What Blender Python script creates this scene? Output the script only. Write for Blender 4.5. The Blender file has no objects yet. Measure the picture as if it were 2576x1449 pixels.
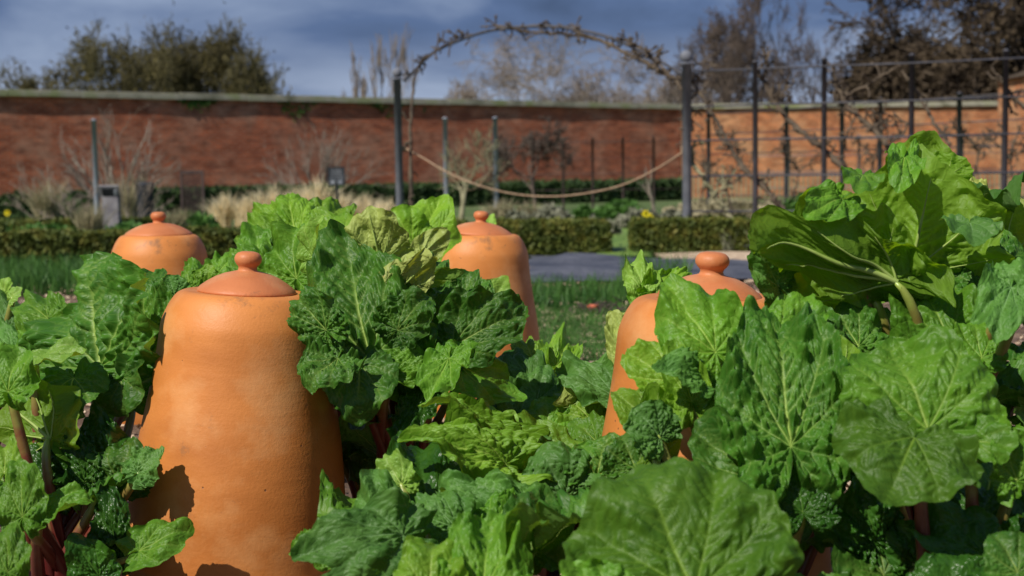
import bpy, math, random
import numpy as np
from mathutils import Vector, Matrix

# ------------------------------------------------------------------ camera, world, sun, exposure
sc = bpy.context.scene
COL = sc.collection
FPX = 3578.0            # focal length in picture units (picture is 2576 x 1449 units)
CAM_H = 0.814
PITCH = math.atan(284.5 / FPX)
ROLL = math.radians(-0.8)
cam_d = bpy.data.cameras.new('camera')
cam = bpy.data.objects.new('camera', cam_d)
COL.objects.link(cam)
sc.camera = cam
cam_d.sensor_width = 36.0
cam_d.lens = 50.0
cam_d.clip_start = 0.05
cam_d.clip_end = 3000
CM = (Matrix.Translation((0, 0, CAM_H)) @ Matrix.Rotation(math.radians(90) - PITCH, 4, 'X')
      @ Matrix.Rotation(ROLL, 4, 'Z'))
cam.matrix_world = CM
cam_d.dof.use_dof = True
cam_d.dof.focus_distance = 2.95
cam_d.dof.aperture_fstop = 4.7
cam_d.dof.aperture_blades = 7

SUN_AZ = math.radians(42)      # how far to the left of straight behind the camera
SUN_EL = math.radians(45)
to_sun = Vector((-math.sin(SUN_AZ) * math.cos(SUN_EL), -math.cos(SUN_AZ) * math.cos(SUN_EL), math.sin(SUN_EL)))
sun_d = bpy.data.lights.new('sun', 'SUN')
sun_d.energy = 4.9
sun_d.angle = math.radians(0.53)
sun_d.color = (1.0, 0.94, 0.84)
sun = bpy.data.objects.new('sun', sun_d)
COL.objects.link(sun)
sun.rotation_euler = to_sun.to_track_quat('Z', 'Y').to_euler()

world = bpy.data.worlds.new('World')
sc.world = world
world.use_nodes = True
wn = world.node_tree.nodes
wl = world.node_tree.links
wn.clear()
w_out = wn.new('ShaderNodeOutputWorld')
w_bg = wn.new('ShaderNodeBackground')
w_bg.inputs['Strength'].default_value = 0.078
w_sky = wn.new('ShaderNodeTexSky')
w_sky.sky_type = 'NISHITA'
w_sky.sun_disc = False
w_sky.sun_elevation = SUN_EL
w_sky.sun_rotation = math.atan2(to_sun.x, to_sun.y)
w_sky.air_density = 1.0
w_sky.dust_density = 0.6
w_tc = wn.new('ShaderNodeTexCoord')
w_map = wn.new('ShaderNodeMapping')
w_map.inputs['Scale'].default_value = (1.0, 1.0, 2.8)
w_map.inputs['Location'].default_value = (0.37, 0.0, 0.12)
w_n = wn.new('ShaderNodeTexNoise')
w_n.inputs['Scale'].default_value = 4.2
w_n.inputs['Detail'].default_value = 7.0
w_n.inputs['Roughness'].default_value = 0.5
w_n.inputs['Distortion'].default_value = 0.35
w_r = wn.new('ShaderNodeValToRGB')
w_r.color_ramp.elements[0].position = 0.35
w_r.color_ramp.elements[0].color = (0.46, 0.85, 2.1, 1)
w_r.color_ramp.elements[1].position = 0.66
w_r.color_ramp.elements[1].color = (3.9, 4.9, 7.2, 1)
e = w_r.color_ramp.elements.new(0.49)
e.color = (1.05, 1.75, 3.8, 1)
w_mix = wn.new('ShaderNodeMixRGB')
w_mix.inputs[0].default_value = 0.88
wl.new(w_tc.outputs['Generated'], w_map.inputs['Vector'])
wl.new(w_map.outputs['Vector'], w_n.inputs['Vector'])
wl.new(w_n.outputs['Fac'], w_r.inputs['Fac'])
wl.new(w_sky.outputs['Color'], w_mix.inputs[1])
wl.new(w_r.outputs['Color'], w_mix.inputs[2])
# paler broken cloud low over the horizon
w_sx = wn.new('ShaderNodeSeparateXYZ')
wl.new(w_tc.outputs['Generated'], w_sx.inputs[0])
w_mr = wn.new('ShaderNodeMapRange')
w_mr.inputs['From Min'].default_value = 0.10; w_mr.inputs['From Max'].default_value = 0.035
w_mr.inputs['To Min'].default_value = 0.0; w_mr.inputs['To Max'].default_value = 1.0
wl.new(w_sx.outputs['Z'], w_mr.inputs['Value'])
w_m2 = wn.new('ShaderNodeMapping'); w_m2.inputs['Scale'].default_value = (1, 1, 4.5); w_m2.inputs['Location'].default_value = (1.7, 0.3, 0)
w_n2 = wn.new('ShaderNodeTexNoise'); w_n2.inputs['Scale'].default_value = 6; w_n2.inputs['Detail'].default_value = 6
wl.new(w_tc.outputs['Generated'], w_m2.inputs['Vector']); wl.new(w_m2.outputs[0], w_n2.inputs['Vector'])
w_r2 = wn.new('ShaderNodeValToRGB')
w_r2.color_ramp.elements[0].position = 0.43; w_r2.color_ramp.elements[0].color = (0, 0, 0, 1)
w_r2.color_ramp.elements[1].position = 0.57; w_r2.color_ramp.elements[1].color = (0.85, 0.85, 0.85, 1)
wl.new(w_n2.outputs['Fac'], w_r2.inputs['Fac'])
w_mu = wn.new('ShaderNodeMath'); w_mu.operation = 'MULTIPLY'
wl.new(w_mr.outputs[0], w_mu.inputs[0]); wl.new(w_r2.outputs['Color'], w_mu.inputs[1])
w_mx2 = wn.new('ShaderNodeMixRGB'); w_mx2.inputs[2].default_value = (5.2, 6.2, 8.2, 1)
wl.new(w_mu.outputs[0], w_mx2.inputs[0]); wl.new(w_mix.outputs['Color'], w_mx2.inputs[1])
wl.new(w_mx2.outputs['Color'], w_bg.inputs['Color'])
wl.new(w_bg.outputs['Background'], w_out.inputs['Surface'])

sc.view_settings.view_transform = 'Standard'
sc.view_settings.look = 'None'
sc.view_settings.exposure = -0.05
sc.view_settings.gamma = 1.0
sc.cycles.max_bounces = 8
sc.cycles.transparent_max_bounces = 8

# ------------------------------------------------------------------ helpers
def at(px, py, d):
    """world point seen at picture position (px, py) at distance d in front of the camera"""
    v = Vector(((px - 1288.0) / FPX * d, -(py - 724.5) / FPX * d, -d))
    return CM @ v

def camdir(x, y, z):
    return (CM.to_3x3() @ Vector((x, y, z))).normalized()

def ground(px, py, z=0.0):
    o = CM.translation
    v = at(px, py, 1.0) - o
    return o + v * ((z - o.z) / v.z)

def at_x(px, d, z=0.0):
    """point at height z whose picture column is px and distance d"""
    h = CAM_H - z
    py = 724.5
    for _ in range(8):
        p = at(px, py, d)
        py += (p.z - z) * FPX / d
    return at(px, py, d)

def mesh_np(name, verts, faces, mat=None, parent=None, smooth=True, attrs=None, uv=None, matidx=None, sharp=False):
    """faces: list of arrays (n,k) of vertex indices"""
    me = bpy.data.meshes.new(name)
    verts = np.asarray(verts, dtype=np.float32)
    me.vertices.add(len(verts))
    me.vertices.foreach_set('co', verts.ravel())
    loops = []; starts = []; tot = 0
    if not isinstance(faces, (list, tuple)):
        faces = [faces]
    for f in faces:
        f = np.asarray(f, dtype=np.int32)
        if len(f) == 0: continue
        k = f.shape[1]
        loops.append(f.ravel())
        starts.append(tot + np.arange(len(f), dtype=np.int32) * k)
        tot += f.size
    loops = np.concatenate(loops); starts = np.concatenate(starts)
    me.loops.add(len(loops))
    me.loops.foreach_set('vertex_index', loops)
    me.polygons.add(len(starts))
    me.polygons.foreach_set('loop_start', starts)
    me.polygons.foreach_set('use_smooth', np.full(len(starts), smooth, dtype=bool))
    if attrs:
        for an, av in attrs.items():
            a = me.attributes.new(an, 'FLOAT', 'POINT')
            a.data.foreach_set('value', np.asarray(av, dtype=np.float32))
    if uv is not None:
        l = me.uv_layers.new(name='UVMap')
        l.data.foreach_set('uv', np.asarray(uv, dtype=np.float32)[loops].ravel())
    me.update(calc_edges=True)
    me.validate()
    if mat is not None:
        for m in (mat if isinstance(mat, (list, tuple)) else [mat]):
            me.materials.append(m)
    if matidx is not None:
        me.polygons.foreach_set('material_index', np.asarray(matidx, dtype=np.int32))
    o = bpy.data.objects.new(name, me)
    COL.objects.link(o)
    if parent is not None:
        o.parent = parent
        o.matrix_parent_inverse = parent.matrix_world.inverted()
    return o

def tag(o, label=None, cat=None, group=None, kind=None):
    if label: o['label'] = label
    if cat: o['category'] = cat
    if group: o['group'] = group
    if kind: o['kind'] = kind
    return o

def empty(name, loc, label=None, cat=None, group=None):
    o = bpy.data.objects.new(name, None)
    COL.objects.link(o)
    o.empty_display_size = 0.1
    o.location = loc
    o.matrix_world = Matrix.Translation(loc)
    return tag(o, label, cat, group)

class MB:
    """collects verts and faces of one mesh"""
    def __init__(s):
        s.v = []; s.f = {}; s.n = 0; s.a = []
    def add(s, v, f, a=None):
        v = np.asarray(v, dtype=np.float32).reshape(-1, 3)
        f = np.asarray(f, dtype=np.int64)
        s.f.setdefault(f.shape[1], []).append(f + s.n)
        s.v.append(v); s.n += len(v)
        s.a.append(np.full(len(v), 0.0) if a is None else np.broadcast_to(np.asarray(a, dtype=np.float32), (len(v),)))
    def box(s, c, size, rz=0.0, M=None):
        x, y, z = [q / 2 for q in size]
        v = np.array([(sx * x, sy * y, sz * z) for sz in (-1, 1) for sy in (-1, 1) for sx in (-1, 1)])
        if M is not None:
            v = v @ np.array(M).T
        elif rz:
            cc, ss = math.cos(rz), math.sin(rz)
            v = v @ np.array([[cc, -ss, 0], [ss, cc, 0], [0, 0, 1]]).T
        v = v + np.array(c)
        s.add(v, [(0, 2, 3, 1), (4, 5, 7, 6), (0, 1, 5, 4), (2, 6, 7, 3), (0, 4, 6, 2), (1, 3, 7, 5)])
    def tube(s, pts, rad, n=6, a=None, cap=True):
        P = np.array([tuple(p) for p in pts], dtype=float)
        m = len(P)
        R = np.broadcast_to(np.asarray(rad, dtype=float), (m,))
        T = np.gradient(P, axis=0)
        T /= (np.linalg.norm(T, axis=1, keepdims=True) + 1e-9)
        ref = np.array([0, 0, 1.0]) if abs(T[0][2]) < 0.9 else np.array([1.0, 0, 0])
        U = np.cross(T, ref); U /= (np.linalg.norm(U, axis=1, keepdims=True) + 1e-9)
        V = np.cross(T, U)
        ang = np.arange(n) * 2 * math.pi / n
        ring = (U[:, None, :] * np.cos(ang)[None, :, None] + V[:, None, :] * np.sin(ang)[None, :, None]) * R[:, None, None] + P[:, None, :]
        v = ring.reshape(-1, 3)
        i = np.arange(m - 1)[:, None] * n; j = np.arange(n)[None, :]; jn = (j + 1) % n
        f = np.stack([i + j, i + jn, i + n + jn, i + n + j], -1).reshape(-1, 4)
        av = None if a is None else np.repeat(np.broadcast_to(np.asarray(a, dtype=float), (m,)), n)
        s.add(v, f, av)
        if cap and n >= 3:
            k = s.n - len(v)
            for st in (0, (m - 1) * n):
                s.f.setdefault(n, []).append(np.array([[k + st + q for q in (range(n) if st else range(n - 1, -1, -1))]]))
    def lathe(s, prof, c, n=48, a=None):
        r = np.array([p[0] for p in prof]); z = np.array([p[1] for p in prof])
        ang = np.arange(n) * 2 * math.pi / n
        v = np.stack([r[:, None] * np.cos(ang), r[:, None] * np.sin(ang), np.repeat(z[:, None], n, 1)], -1).reshape(-1, 3) + np.array(c)
        m = len(prof)
        i = np.arange(m - 1)[:, None] * n; j = np.arange(n)[None, :]; jn = (j + 1) % n
        f = np.stack([i + j, i + jn, i + n + jn, i + n + j], -1).reshape(-1, 4)
        s.add(v, f)
    def segs(s, A, B, ra, rb, n=3):
        """many independent tapered prisms"""
        A = np.asarray(A, float); B = np.asarray(B, float)
        T = B - A; T /= (np.linalg.norm(T, axis=1, keepdims=True) + 1e-9)
        ref = np.where(np.abs(T[:, 2:3]) < 0.9, np.array([[0, 0, 1.0]]), np.array([[1.0, 0, 0]]))
        U = np.cross(T, ref); U /= (np.linalg.norm(U, axis=1, keepdims=True) + 1e-9)
        V = np.cross(T, U)
        ang = np.arange(n) * 2 * math.pi / n
        D = U[:, None, :] * np.cos(ang)[None, :, None] + V[:, None, :] * np.sin(ang)[None, :, None]
        a = A[:, None, :] + D * np.asarray(ra, float)[:, None, None]
        b = B[:, None, :] + D * np.asarray(rb, float)[:, None, None]
        v = np.concatenate([a, b], 1).reshape(-1, 3)
        k = np.arange(len(A))[:, None] * 2 * n; j = np.arange(n)[None, :]; jn = (j + 1) % n
        f = np.stack([k + j, k + jn, k + n + jn, k + n + j], -1).reshape(-1, 4)
        s.add(v, f)
    def quads(s, C, U, V):
        """many independent quads: centre, half axes"""
        C = np.asarray(C, float)
        v = np.stack([C - U - V, C + U - V * 0.3, C + U + V, C - U + V * 0.3], 1).reshape(-1, 3)
        k = np.arange(len(C))[:, None] * 4
        s.add(v, k + np.arange(4)[None, :])
    def build(s, name, mat, parent=None, smooth=True, attr=None):
        v = np.concatenate(s.v)
        fs = [np.concatenate(q) for q in s.f.values()]
        at_ = {attr: np.concatenate(s.a)} if attr else None
        return mesh_np(name, v, fs, mat, parent, smooth, at_)

# numpy gradient noise
def _hash(ix, iy, seed):
    h = (ix.astype(np.int64) * 374761393 + iy.astype(np.int64) * 668265263 + seed * 1442695041) & 0x7fffffff
    h = (h ^ (h >> 13)) * 1274126177 & 0x7fffffff
    return ((h ^ (h >> 16)) & 0xffff) / 65535.0 * 2 * math.pi

def pn(x, y, seed=0):
    x = np.asarray(x, float); y = np.asarray(y, float)
    ix = np.floor(x); iy = np.floor(y); fx = x - ix; fy = y - iy
    ix = ix.astype(np.int64); iy = iy.astype(np.int64)
    def g(dx, dy):
        a = _hash(ix + dx, iy + dy, seed)
        return np.cos(a) * (fx - dx) + np.sin(a) * (fy - dy)
    u = fx * fx * fx * (fx * (fx * 6 - 15) + 10); v = fy * fy * fy * (fy * (fy * 6 - 15) + 10)
    a = g(0, 0) * (1 - u) + g(1, 0) * u
    b = g(0, 1) * (1 - u) + g(1, 1) * u
    return (a * (1 - v) + b * v) * 1.5

# ------------------------------------------------------------------ materials
def new_mat(name):
    m = bpy.data.materials.new(name)
    m.use_nodes = True
    n = m.node_tree.nodes; l = m.node_tree.links
    for q in list(n): n.remove(q)
    out = n.new('ShaderNodeOutputMaterial')
    b = n.new('ShaderNodeBsdfPrincipled')
    l.new(b.outputs[0], out.inputs['Surface'])
    return m, n, l, b, out

def ramp(n, stops):
    r = n.new('ShaderNodeValToRGB')
    els = r.color_ramp.elements
    els[0].position = stops[0][0]; els[0].color = tuple(stops[0][1]) + (1,)
    els[1].position = stops[-1][0]; els[1].color = tuple(stops[-1][1]) + (1,)
    for p, c in stops[1:-1]:
        e = els.new(p); e.color = tuple(c) + (1,)
    return r

def noisy(name, c1, c2, scale=8, rough=0.8, bump=0.3, bdist=0.02, c3=None, detail=6, bscale=None, spec=0.3, metal=0.0, coord='Object', leafy=0.0):
    m, n, l, b, out = new_mat(name)
    tc = n.new('ShaderNodeTexCoord')
    t = n.new('ShaderNodeTexNoise'); t.inputs['Scale'].default_value = scale; t.inputs['Detail'].default_value = detail
    l.new(tc.outputs[coord], t.inputs['Vector'])
    st = [(0.34, c1), (0.62, c2)]
    if c3: st = [(0.32, c1), (0.5, c2), (0.66, c3)]
    r = ramp(n, st)
    l.new(t.outputs['Fac'], r.inputs['Fac'])
    l.new(r.outputs['Color'], b.inputs['Base Color'])
    b.inputs['Roughness'].default_value = rough
    b.inputs['Specular IOR Level'].default_value = spec
    b.inputs['Metallic'].default_value = metal
    if bump:
        t2 = n.new('ShaderNodeTexNoise'); t2.inputs['Scale'].default_value = bscale or scale * 5; t2.inputs['Detail'].default_value = 5
        l.new(tc.outputs[coord], t2.inputs['Vector'])
        bp = n.new('ShaderNodeBump'); bp.inputs['Strength'].default_value = bump; bp.inputs['Distance'].default_value = bdist
        l.new(t2.outputs['Fac'], bp.inputs['Height'])
        l.new(bp.outputs['Normal'], b.inputs['Normal'])
    if leafy:
        tr = n.new('ShaderNodeBsdfTranslucent')
        l.new(r.outputs['Color'], tr.inputs['Color'])
        mx = n.new('ShaderNodeMixShader'); mx.inputs[0].default_value = leafy
        l.new(b.outputs[0], mx.inputs[1]); l.new(tr.outputs[0], mx.inputs[2])
        l.new(mx.outputs[0], out.inputs['Surface'])
    return m

def leaf_mat(name, dark, light, vein, under, rough=0.47, trans=0.25, tcol=None, blotch=None, bump=1.0):
    m, n, l, b, out = new_mat(name)
    uv = n.new('ShaderNodeUVMap'); uv.uv_map = 'UVMap'
    at_ = n.new('ShaderNodeAttribute'); at_.attribute_name = 'vein'
    oi = n.new('ShaderNodeObjectInfo')
    t = n.new('ShaderNodeTexNoise'); t.inputs['Scale'].default_value = 4.5; t.inputs['Detail'].default_value = 6
    t.noise_dimensions = '4D'
    l.new(uv.outputs[0], t.inputs['Vector'])
    mw = n.new('ShaderNodeMath'); mw.operation = 'MULTIPLY'; mw.inputs[1].default_value = 37.0
    l.new(oi.outputs['Random'], mw.inputs[0]); l.new(mw.outputs[0], t.inputs['W'])
    r = ramp(n, [(0.32, dark), (0.68, light)])
    l.new(t.outputs['Fac'], r.inputs['Fac'])
    # reticulate fine veins
    vo = n.new('ShaderNodeTexVoronoi'); vo.feature = 'DISTANCE_TO_EDGE'; vo.inputs['Scale'].default_value = 17
    wn_ = n.new('ShaderNodeTexNoise'); wn_.inputs['Scale'].default_value = 9; wn_.inputs['Detail'].default_value = 3
    l.new(uv.outputs[0], wn_.inputs['Vector'])
    va = n.new('ShaderNodeVectorMath'); va.operation = 'MULTIPLY_ADD'
    va.inputs[1].default_value = (0.09, 0.09, 0.09)
    l.new(wn_.outputs['Color'], va.inputs[0]); l.new(uv.outputs[0], va.inputs[2])
    l.new(va.outputs[0], vo.inputs['Vector'])
    mr = n.new('ShaderNodeMapRange'); mr.inputs['From Min'].default_value = 0.0; mr.inputs['From Max'].default_value = 0.10
    mr.inputs['To Min'].default_value = 0.10; mr.inputs['To Max'].default_value = 0.0
    l.new(vo.outputs['Distance'], mr.inputs['Value'])
    mxv = n.new('ShaderNodeMixRGB'); mxv.inputs[2].default_value = tuple(vein) + (1,)
    mc = n.new('ShaderNodeMath'); mc.operation = 'MAXIMUM'
    l.new(at_.outputs['Fac'], mc.inputs[0]); l.new(mr.outputs[0], mc.inputs[1])
    l.new(mc.outputs[0], mxv.inputs[0]); l.new(r.outputs['Color'], mxv.inputs[1])
    # underside
    geo = n.new('ShaderNodeNewGeometry')
    mu = n.new('ShaderNodeMixRGB'); mu.inputs[1].default_value = tuple(under) + (1,); mu.inputs[2].default_value = tuple(min(1, c * 1.9) for c in under) + (1,)
    l.new(mc.outputs[0], mu.inputs[0])
    mf = n.new('ShaderNodeMixRGB')
    l.new(geo.outputs['Backfacing'], mf.inputs[0])
    l.new(mxv.outputs[0], mf.inputs[1]); l.new(mu.outputs[0], mf.inputs[2])
    src = mf
    # brown and yellow specks
    tb = n.new('ShaderNodeTexNoise'); tb.inputs['Scale'].default_value = 7 if blotch else 11; tb.inputs['Detail'].default_value = 8; tb.inputs['Roughness'].default_value = 0.7
    tb.noise_dimensions = '4D'
    l.new(uv.outputs[0], tb.inputs['Vector']); l.new(mw.outputs[0], tb.inputs['W'])
    rb = ramp(n, [(0.60 if blotch else 0.665, (0, 0, 0)), (0.66 if blotch else 0.70, (0.75, 0.75, 0.75))])
    l.new(tb.outputs['Fac'], rb.inputs['Fac'])
    mb = n.new('ShaderNodeMixRGB'); mb.inputs[2].default_value = (blotch or (0.16, 0.15, 0.03)) + (1,)
    l.new(rb.outputs['Color'], mb.inputs[0]); l.new(src.outputs[0], mb.inputs[1])
    # per-leaf brightness
    hv = n.new('ShaderNodeHueSaturation')
    mv = n.new('ShaderNodeMapRange'); mv.inputs['To Min'].default_value = 0.8; mv.inputs['To Max'].default_value = 1.22
    l.new(oi.outputs['Random'], mv.inputs['Value']); l.new(mv.outputs[0], hv.inputs['Value'])
    l.new(mb.outputs[0], hv.inputs['Color'])
    l.new(hv.outputs['Color'], b.inputs['Base Color'])
    b.inputs['Roughness'].default_value = rough
    b.inputs['Specular IOR Level'].default_value = 0.30
    # bump
    ad = n.new('ShaderNodeMath'); ad.operation = 'MINIMUM'; ad.inputs[1].default_value = 0.16
    l.new(vo.outputs['Distance'], ad.inputs[0])
    fn = n.new('ShaderNodeTexNoise'); fn.inputs['Scale'].default_value = 60; fn.inputs['Detail'].default_value = 3
    l.new(uv.outputs[0], fn.inputs['Vector'])
    ma = n.new('ShaderNodeMath'); ma.operation = 'MULTIPLY_ADD'; ma.inputs[1].default_value = 0.10
    l.new(fn.outputs['Fac'], ma.inputs[0]); l.new(ad.outputs[0], ma.inputs[2])
    bp = n.new('ShaderNodeBump'); bp.inputs['Strength'].default_value = 0.45; bp.inputs['Distance'].default_value = 0.0075 * bump
    l.new(ma.outputs[0], bp.inputs['Height'])
    l.new(bp.outputs['Normal'], b.inputs['Normal'])
    tr = n.new('ShaderNodeBsdfTranslucent')
    tcn = n.new('ShaderNodeMixRGB'); tcn.blend_type = 'MULTIPLY'; tcn.inputs[0].default_value = 1.0
    tcn.inputs[2].default_value = tuple(tcol or (1.9, 1.75, 0.35)) + (1,)
    l.new(hv.outputs['Color'], tcn.inputs[1]); l.new(tcn.outputs[0], tr.inputs['Color'])
    l.new(bp.outputs['Normal'], tr.inputs['Normal'])
    mx = n.new('ShaderNodeMixShader'); mx.inputs[0].default_value = trans
    l.new(b.outputs[0], mx.inputs[1]); l.new(tr.outputs[0], mx.inputs[2])
    l.new(mx.outputs[0], out.inputs['Surface'])
    return m

LM = {
    'deep':  leaf_mat('leaf_vignetted_green', (0.042, 0.112, 0.007), (0.072, 0.165, 0.011), (0.17, 0.29, 0.03), (0.10, 0.20, 0.03), rough=0.5),  # for foreground leaves: vignette darkening painted into the leaf colour
    'dark':  leaf_mat('leaf_dark_green', (0.030, 0.108, 0.010), (0.068, 0.190, 0.016), (0.34, 0.46, 0.11), (0.10, 0.20, 0.04)),
    'mid':   leaf_mat('leaf_green', (0.062, 0.180, 0.011), (0.118, 0.275, 0.018), (0.30, 0.44, 0.08), (0.13, 0.26, 0.045)),
    'light': leaf_mat('leaf_bright_green', (0.105, 0.245, 0.013), (0.180, 0.350, 0.022), (0.42, 0.55, 0.11), (0.18, 0.32, 0.05)),
    'lime':  leaf_mat('leaf_lime_green', (0.16, 0.33, 0.035), (0.26, 0.46, 0.06), (0.55, 0.66, 0.22), (0.24, 0.38, 0.07)),
    'blue':  leaf_mat('leaf_grey_green', (0.055, 0.160, 0.022), (0.105, 0.245, 0.038), (0.22, 0.38, 0.15), (0.13, 0.24, 0.07), rough=0.5),
    'yellow': leaf_mat('leaf_yellow_under', (0.24, 0.32, 0.05), (0.34, 0.42, 0.09), (0.60, 0.66, 0.28), (0.34, 0.42, 0.10), rough=0.5, trans=0.2),
    'red':   leaf_mat('leaf_red_blotched', (0.24, 0.30, 0.05), (0.34, 0.40, 0.09), (0.60, 0.64, 0.26), (0.36, 0.42, 0.11), rough=0.5, trans=0.2, blotch=(0.32, 0.09, 0.05)),
    'gloss': leaf_mat('leaf_glossy_dark', (0.018, 0.075, 0.008), (0.045, 0.135, 0.013), (0.09, 0.20, 0.03), (0.08, 0.17, 0.03), rough=0.3),
    'under': leaf_mat('leaf_pale_under', (0.085, 0.225, 0.020), (0.145, 0.310, 0.035), (0.30, 0.46, 0.10), (0.175, 0.320, 0.028), rough=0.5, trans=0.5),
}

def stalk_mat():
    m, n, l, b, out = new_mat('rhubarb_stalk')
    a = n.new('ShaderNodeAttribute'); a.attribute_name = 'along'
    tc = n.new('ShaderNodeTexCoord')
    t = n.new('ShaderNodeTexNoise'); t.inputs['Scale'].default_value = 40; t.inputs['Detail'].default_value = 5
    l.new(tc.outputs['Object'], t.inputs['Vector'])
    mm = n.new('ShaderNodeMath'); mm.operation = 'MULTIPLY_ADD'; mm.inputs[1].default_value = 0.35; 
    l.new(t.outputs['Fac'], mm.inputs[0]); l.new(a.outputs['Fac'], mm.inputs[2])
    r = ramp(n, [(0.12, (0.36, 0.50, 0.09)), (0.42, (0.26, 0.30, 0.06)), (0.72, (0.17, 0.045, 0.025)), (1.0, (0.10, 0.014, 0.012))])
    l.new(mm.outputs[0], r.inputs['Fac']); l.new(r.outputs['Color'], b.inputs['Base Color'])
    b.inputs['Roughness'].default_value = 0.35
    bp = n.new('ShaderNodeBump'); bp.inputs['Strength'].default_value = 0.3; bp.inputs['Distance'].default_value = 0.002
    l.new(t.outputs['Fac'], bp.inputs['Height']); l.new(bp.outputs['Normal'], b.inputs['Normal'])
    return m
M_STALK = stalk_mat()

def terracotta(name, c_lo, c_hi, pale):
    m, n, l, b, out = new_mat(name)
    tc = n.new('ShaderNodeTexCoord'); oi = n.new('ShaderNodeObjectInfo')
    def nz(scale, det, rough=0.55, w=0.0, sc=(1, 1, 1)):
        mp = n.new('ShaderNodeMapping'); mp.inputs['Scale'].default_value = sc; mp.inputs['Location'].default_value = (w, w * 2, w)
        l.new(tc.outputs['Object'], mp.inputs['Vector'])
        t = n.new('ShaderNodeTexNoise'); t.inputs['Scale'].default_value = scale; t.inputs['Detail'].default_value = det; t.inputs['Roughness'].default_value = rough
        l.new(mp.outputs[0], t.inputs['Vector'])
        return t
    t1 = nz(4.0, 5, sc=(1, 1, 2.2))
    r1 = ramp(n, [(0.35, c_lo), (0.6, c_hi)])
    l.new(t1.outputs['Fac'], r1.inputs['Fac'])
    t2 = nz(5.5, 7, 0.6, 3.1)
    r2 = ramp(n, [(0.49, (0, 0, 0)), (0.66, (0.8, 0.8, 0.8))])
    l.new(t2.outputs['Fac'], r2.inputs['Fac'])
    m1 = n.new('ShaderNodeMixRGB'); m1.inputs[2].default_value = tuple(pale) + (1,)
    l.new(r2.outputs['Color'], m1.inputs[0]); l.new(r1.outputs['Color'], m1.inputs[1])
    tv = nz(1.9, 4, 0.5, 5.3)
    rv = ramp(n, [(0.36, (0.74, 0.68, 0.60)), (0.62, (1.04, 1.04, 1.04))])
    l.new(tv.outputs['Fac'], rv.inputs['Fac'])
    mvv = n.new('ShaderNodeMixRGB'); mvv.blend_type = 'MULTIPLY'; mvv.inputs[0].default_value = 1.0
    l.new(m1.outputs[0], mvv.inputs[1]); l.new(rv.outputs['Color'], mvv.inputs[2]); m1 = mvv
    # dark stains
    t3 = nz(9, 8, 0.75, 7.7)
    r3 = ramp(n, [(0.59, (0, 0, 0)), (0.70, (0.65, 0.65, 0.65))])
    l.new(t3.outputs['Fac'], r3.inputs['Fac'])
    m2 = n.new('ShaderNodeMixRGB'); m2.inputs[2].default_value = (0.20, 0.11, 0.06, 1)
    l.new(r3.outputs['Color'], m2.inputs[0]); l.new(m1.outputs[0], m2.inputs[1])
    # pits
    vo = n.new('ShaderNodeTexVoronoi'); vo.inputs['Scale'].default_value = 34; vo.inputs['Randomness'].default_value = 1.0
    l.new(tc.outputs['Object'], vo.inputs['Vector'])
    r4 = ramp(n, [(0.05, (0.9, 0.9, 0.9)), (0.085, (0, 0, 0))])
    l.new(vo.outputs['Distance'], r4.inputs['Fac'])
    sepc = n.new('ShaderNodeSeparateXYZ'); l.new(vo.outputs['Color'], sepc.inputs[0])
    gt = n.new('ShaderNodeMath'); gt.operation = 'GREATER_THAN'; gt.inputs[1].default_value = 0.72
    l.new(sepc.outputs['X'], gt.inputs[0])
    mu = n.new('ShaderNodeMath'); mu.operation = 'MULTIPLY'
    l.new(r4.outputs['Color'], mu.inputs[0]); l.new(gt.outputs[0], mu.inputs[1])
    m3 = n.new('ShaderNodeMixRGB'); m3.inputs[2].default_value = (0.16, 0.07, 0.035, 1)
    l.new(mu.outputs[0], m3.inputs[0]); l.new(m2.outputs[0], m3.inputs[1])
    l.new(m3.outputs[0], b.inputs['Base Color'])
    b.inputs['Roughness'].default_value = 0.50
    b.inputs['Specular IOR Level'].default_value = 0.35
    t5 = nz(160, 3, 0.6, 1.0)
    t6 = nz(14, 4, 0.5, 2.0, (0.5, 0.5, 5))
    mh = n.new('ShaderNodeMath'); mh.operation = 'MULTIPLY_ADD'; mh.inputs[1].default_value = 0.8
    l.new(t6.outputs['Fac'], mh.inputs[0]); l.new(t5.outputs['Fac'], mh.inputs[2])
    mh2 = n.new('ShaderNodeMath'); mh2.operation = 'MULTIPLY_ADD'; mh2.inputs[1].default_value = -3.0
    l.new(mu.outputs[0], mh2.inputs[0]); l.new(mh.outputs[0], mh2.inputs[2])
    bp = n.new('ShaderNodeBump'); bp.inputs['Strength'].default_value = 0.35; bp.inputs['Distance'].default_value = 0.0016
    l.new(mh2.outputs[0], bp.inputs['Height']); l.new(bp.outputs['Normal'], b.inputs['Normal'])
    return m
M_TERRA = terracotta('terracotta', (0.53, 0.180, 0.040), (0.68, 0.250, 0.062), (0.74, 0.36, 0.14))
M_TERRA_LID = terracotta('terracotta_lid', (0.46, 0.145, 0.052), (0.60, 0.205, 0.075), (0.62, 0.29, 0.13))

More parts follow.
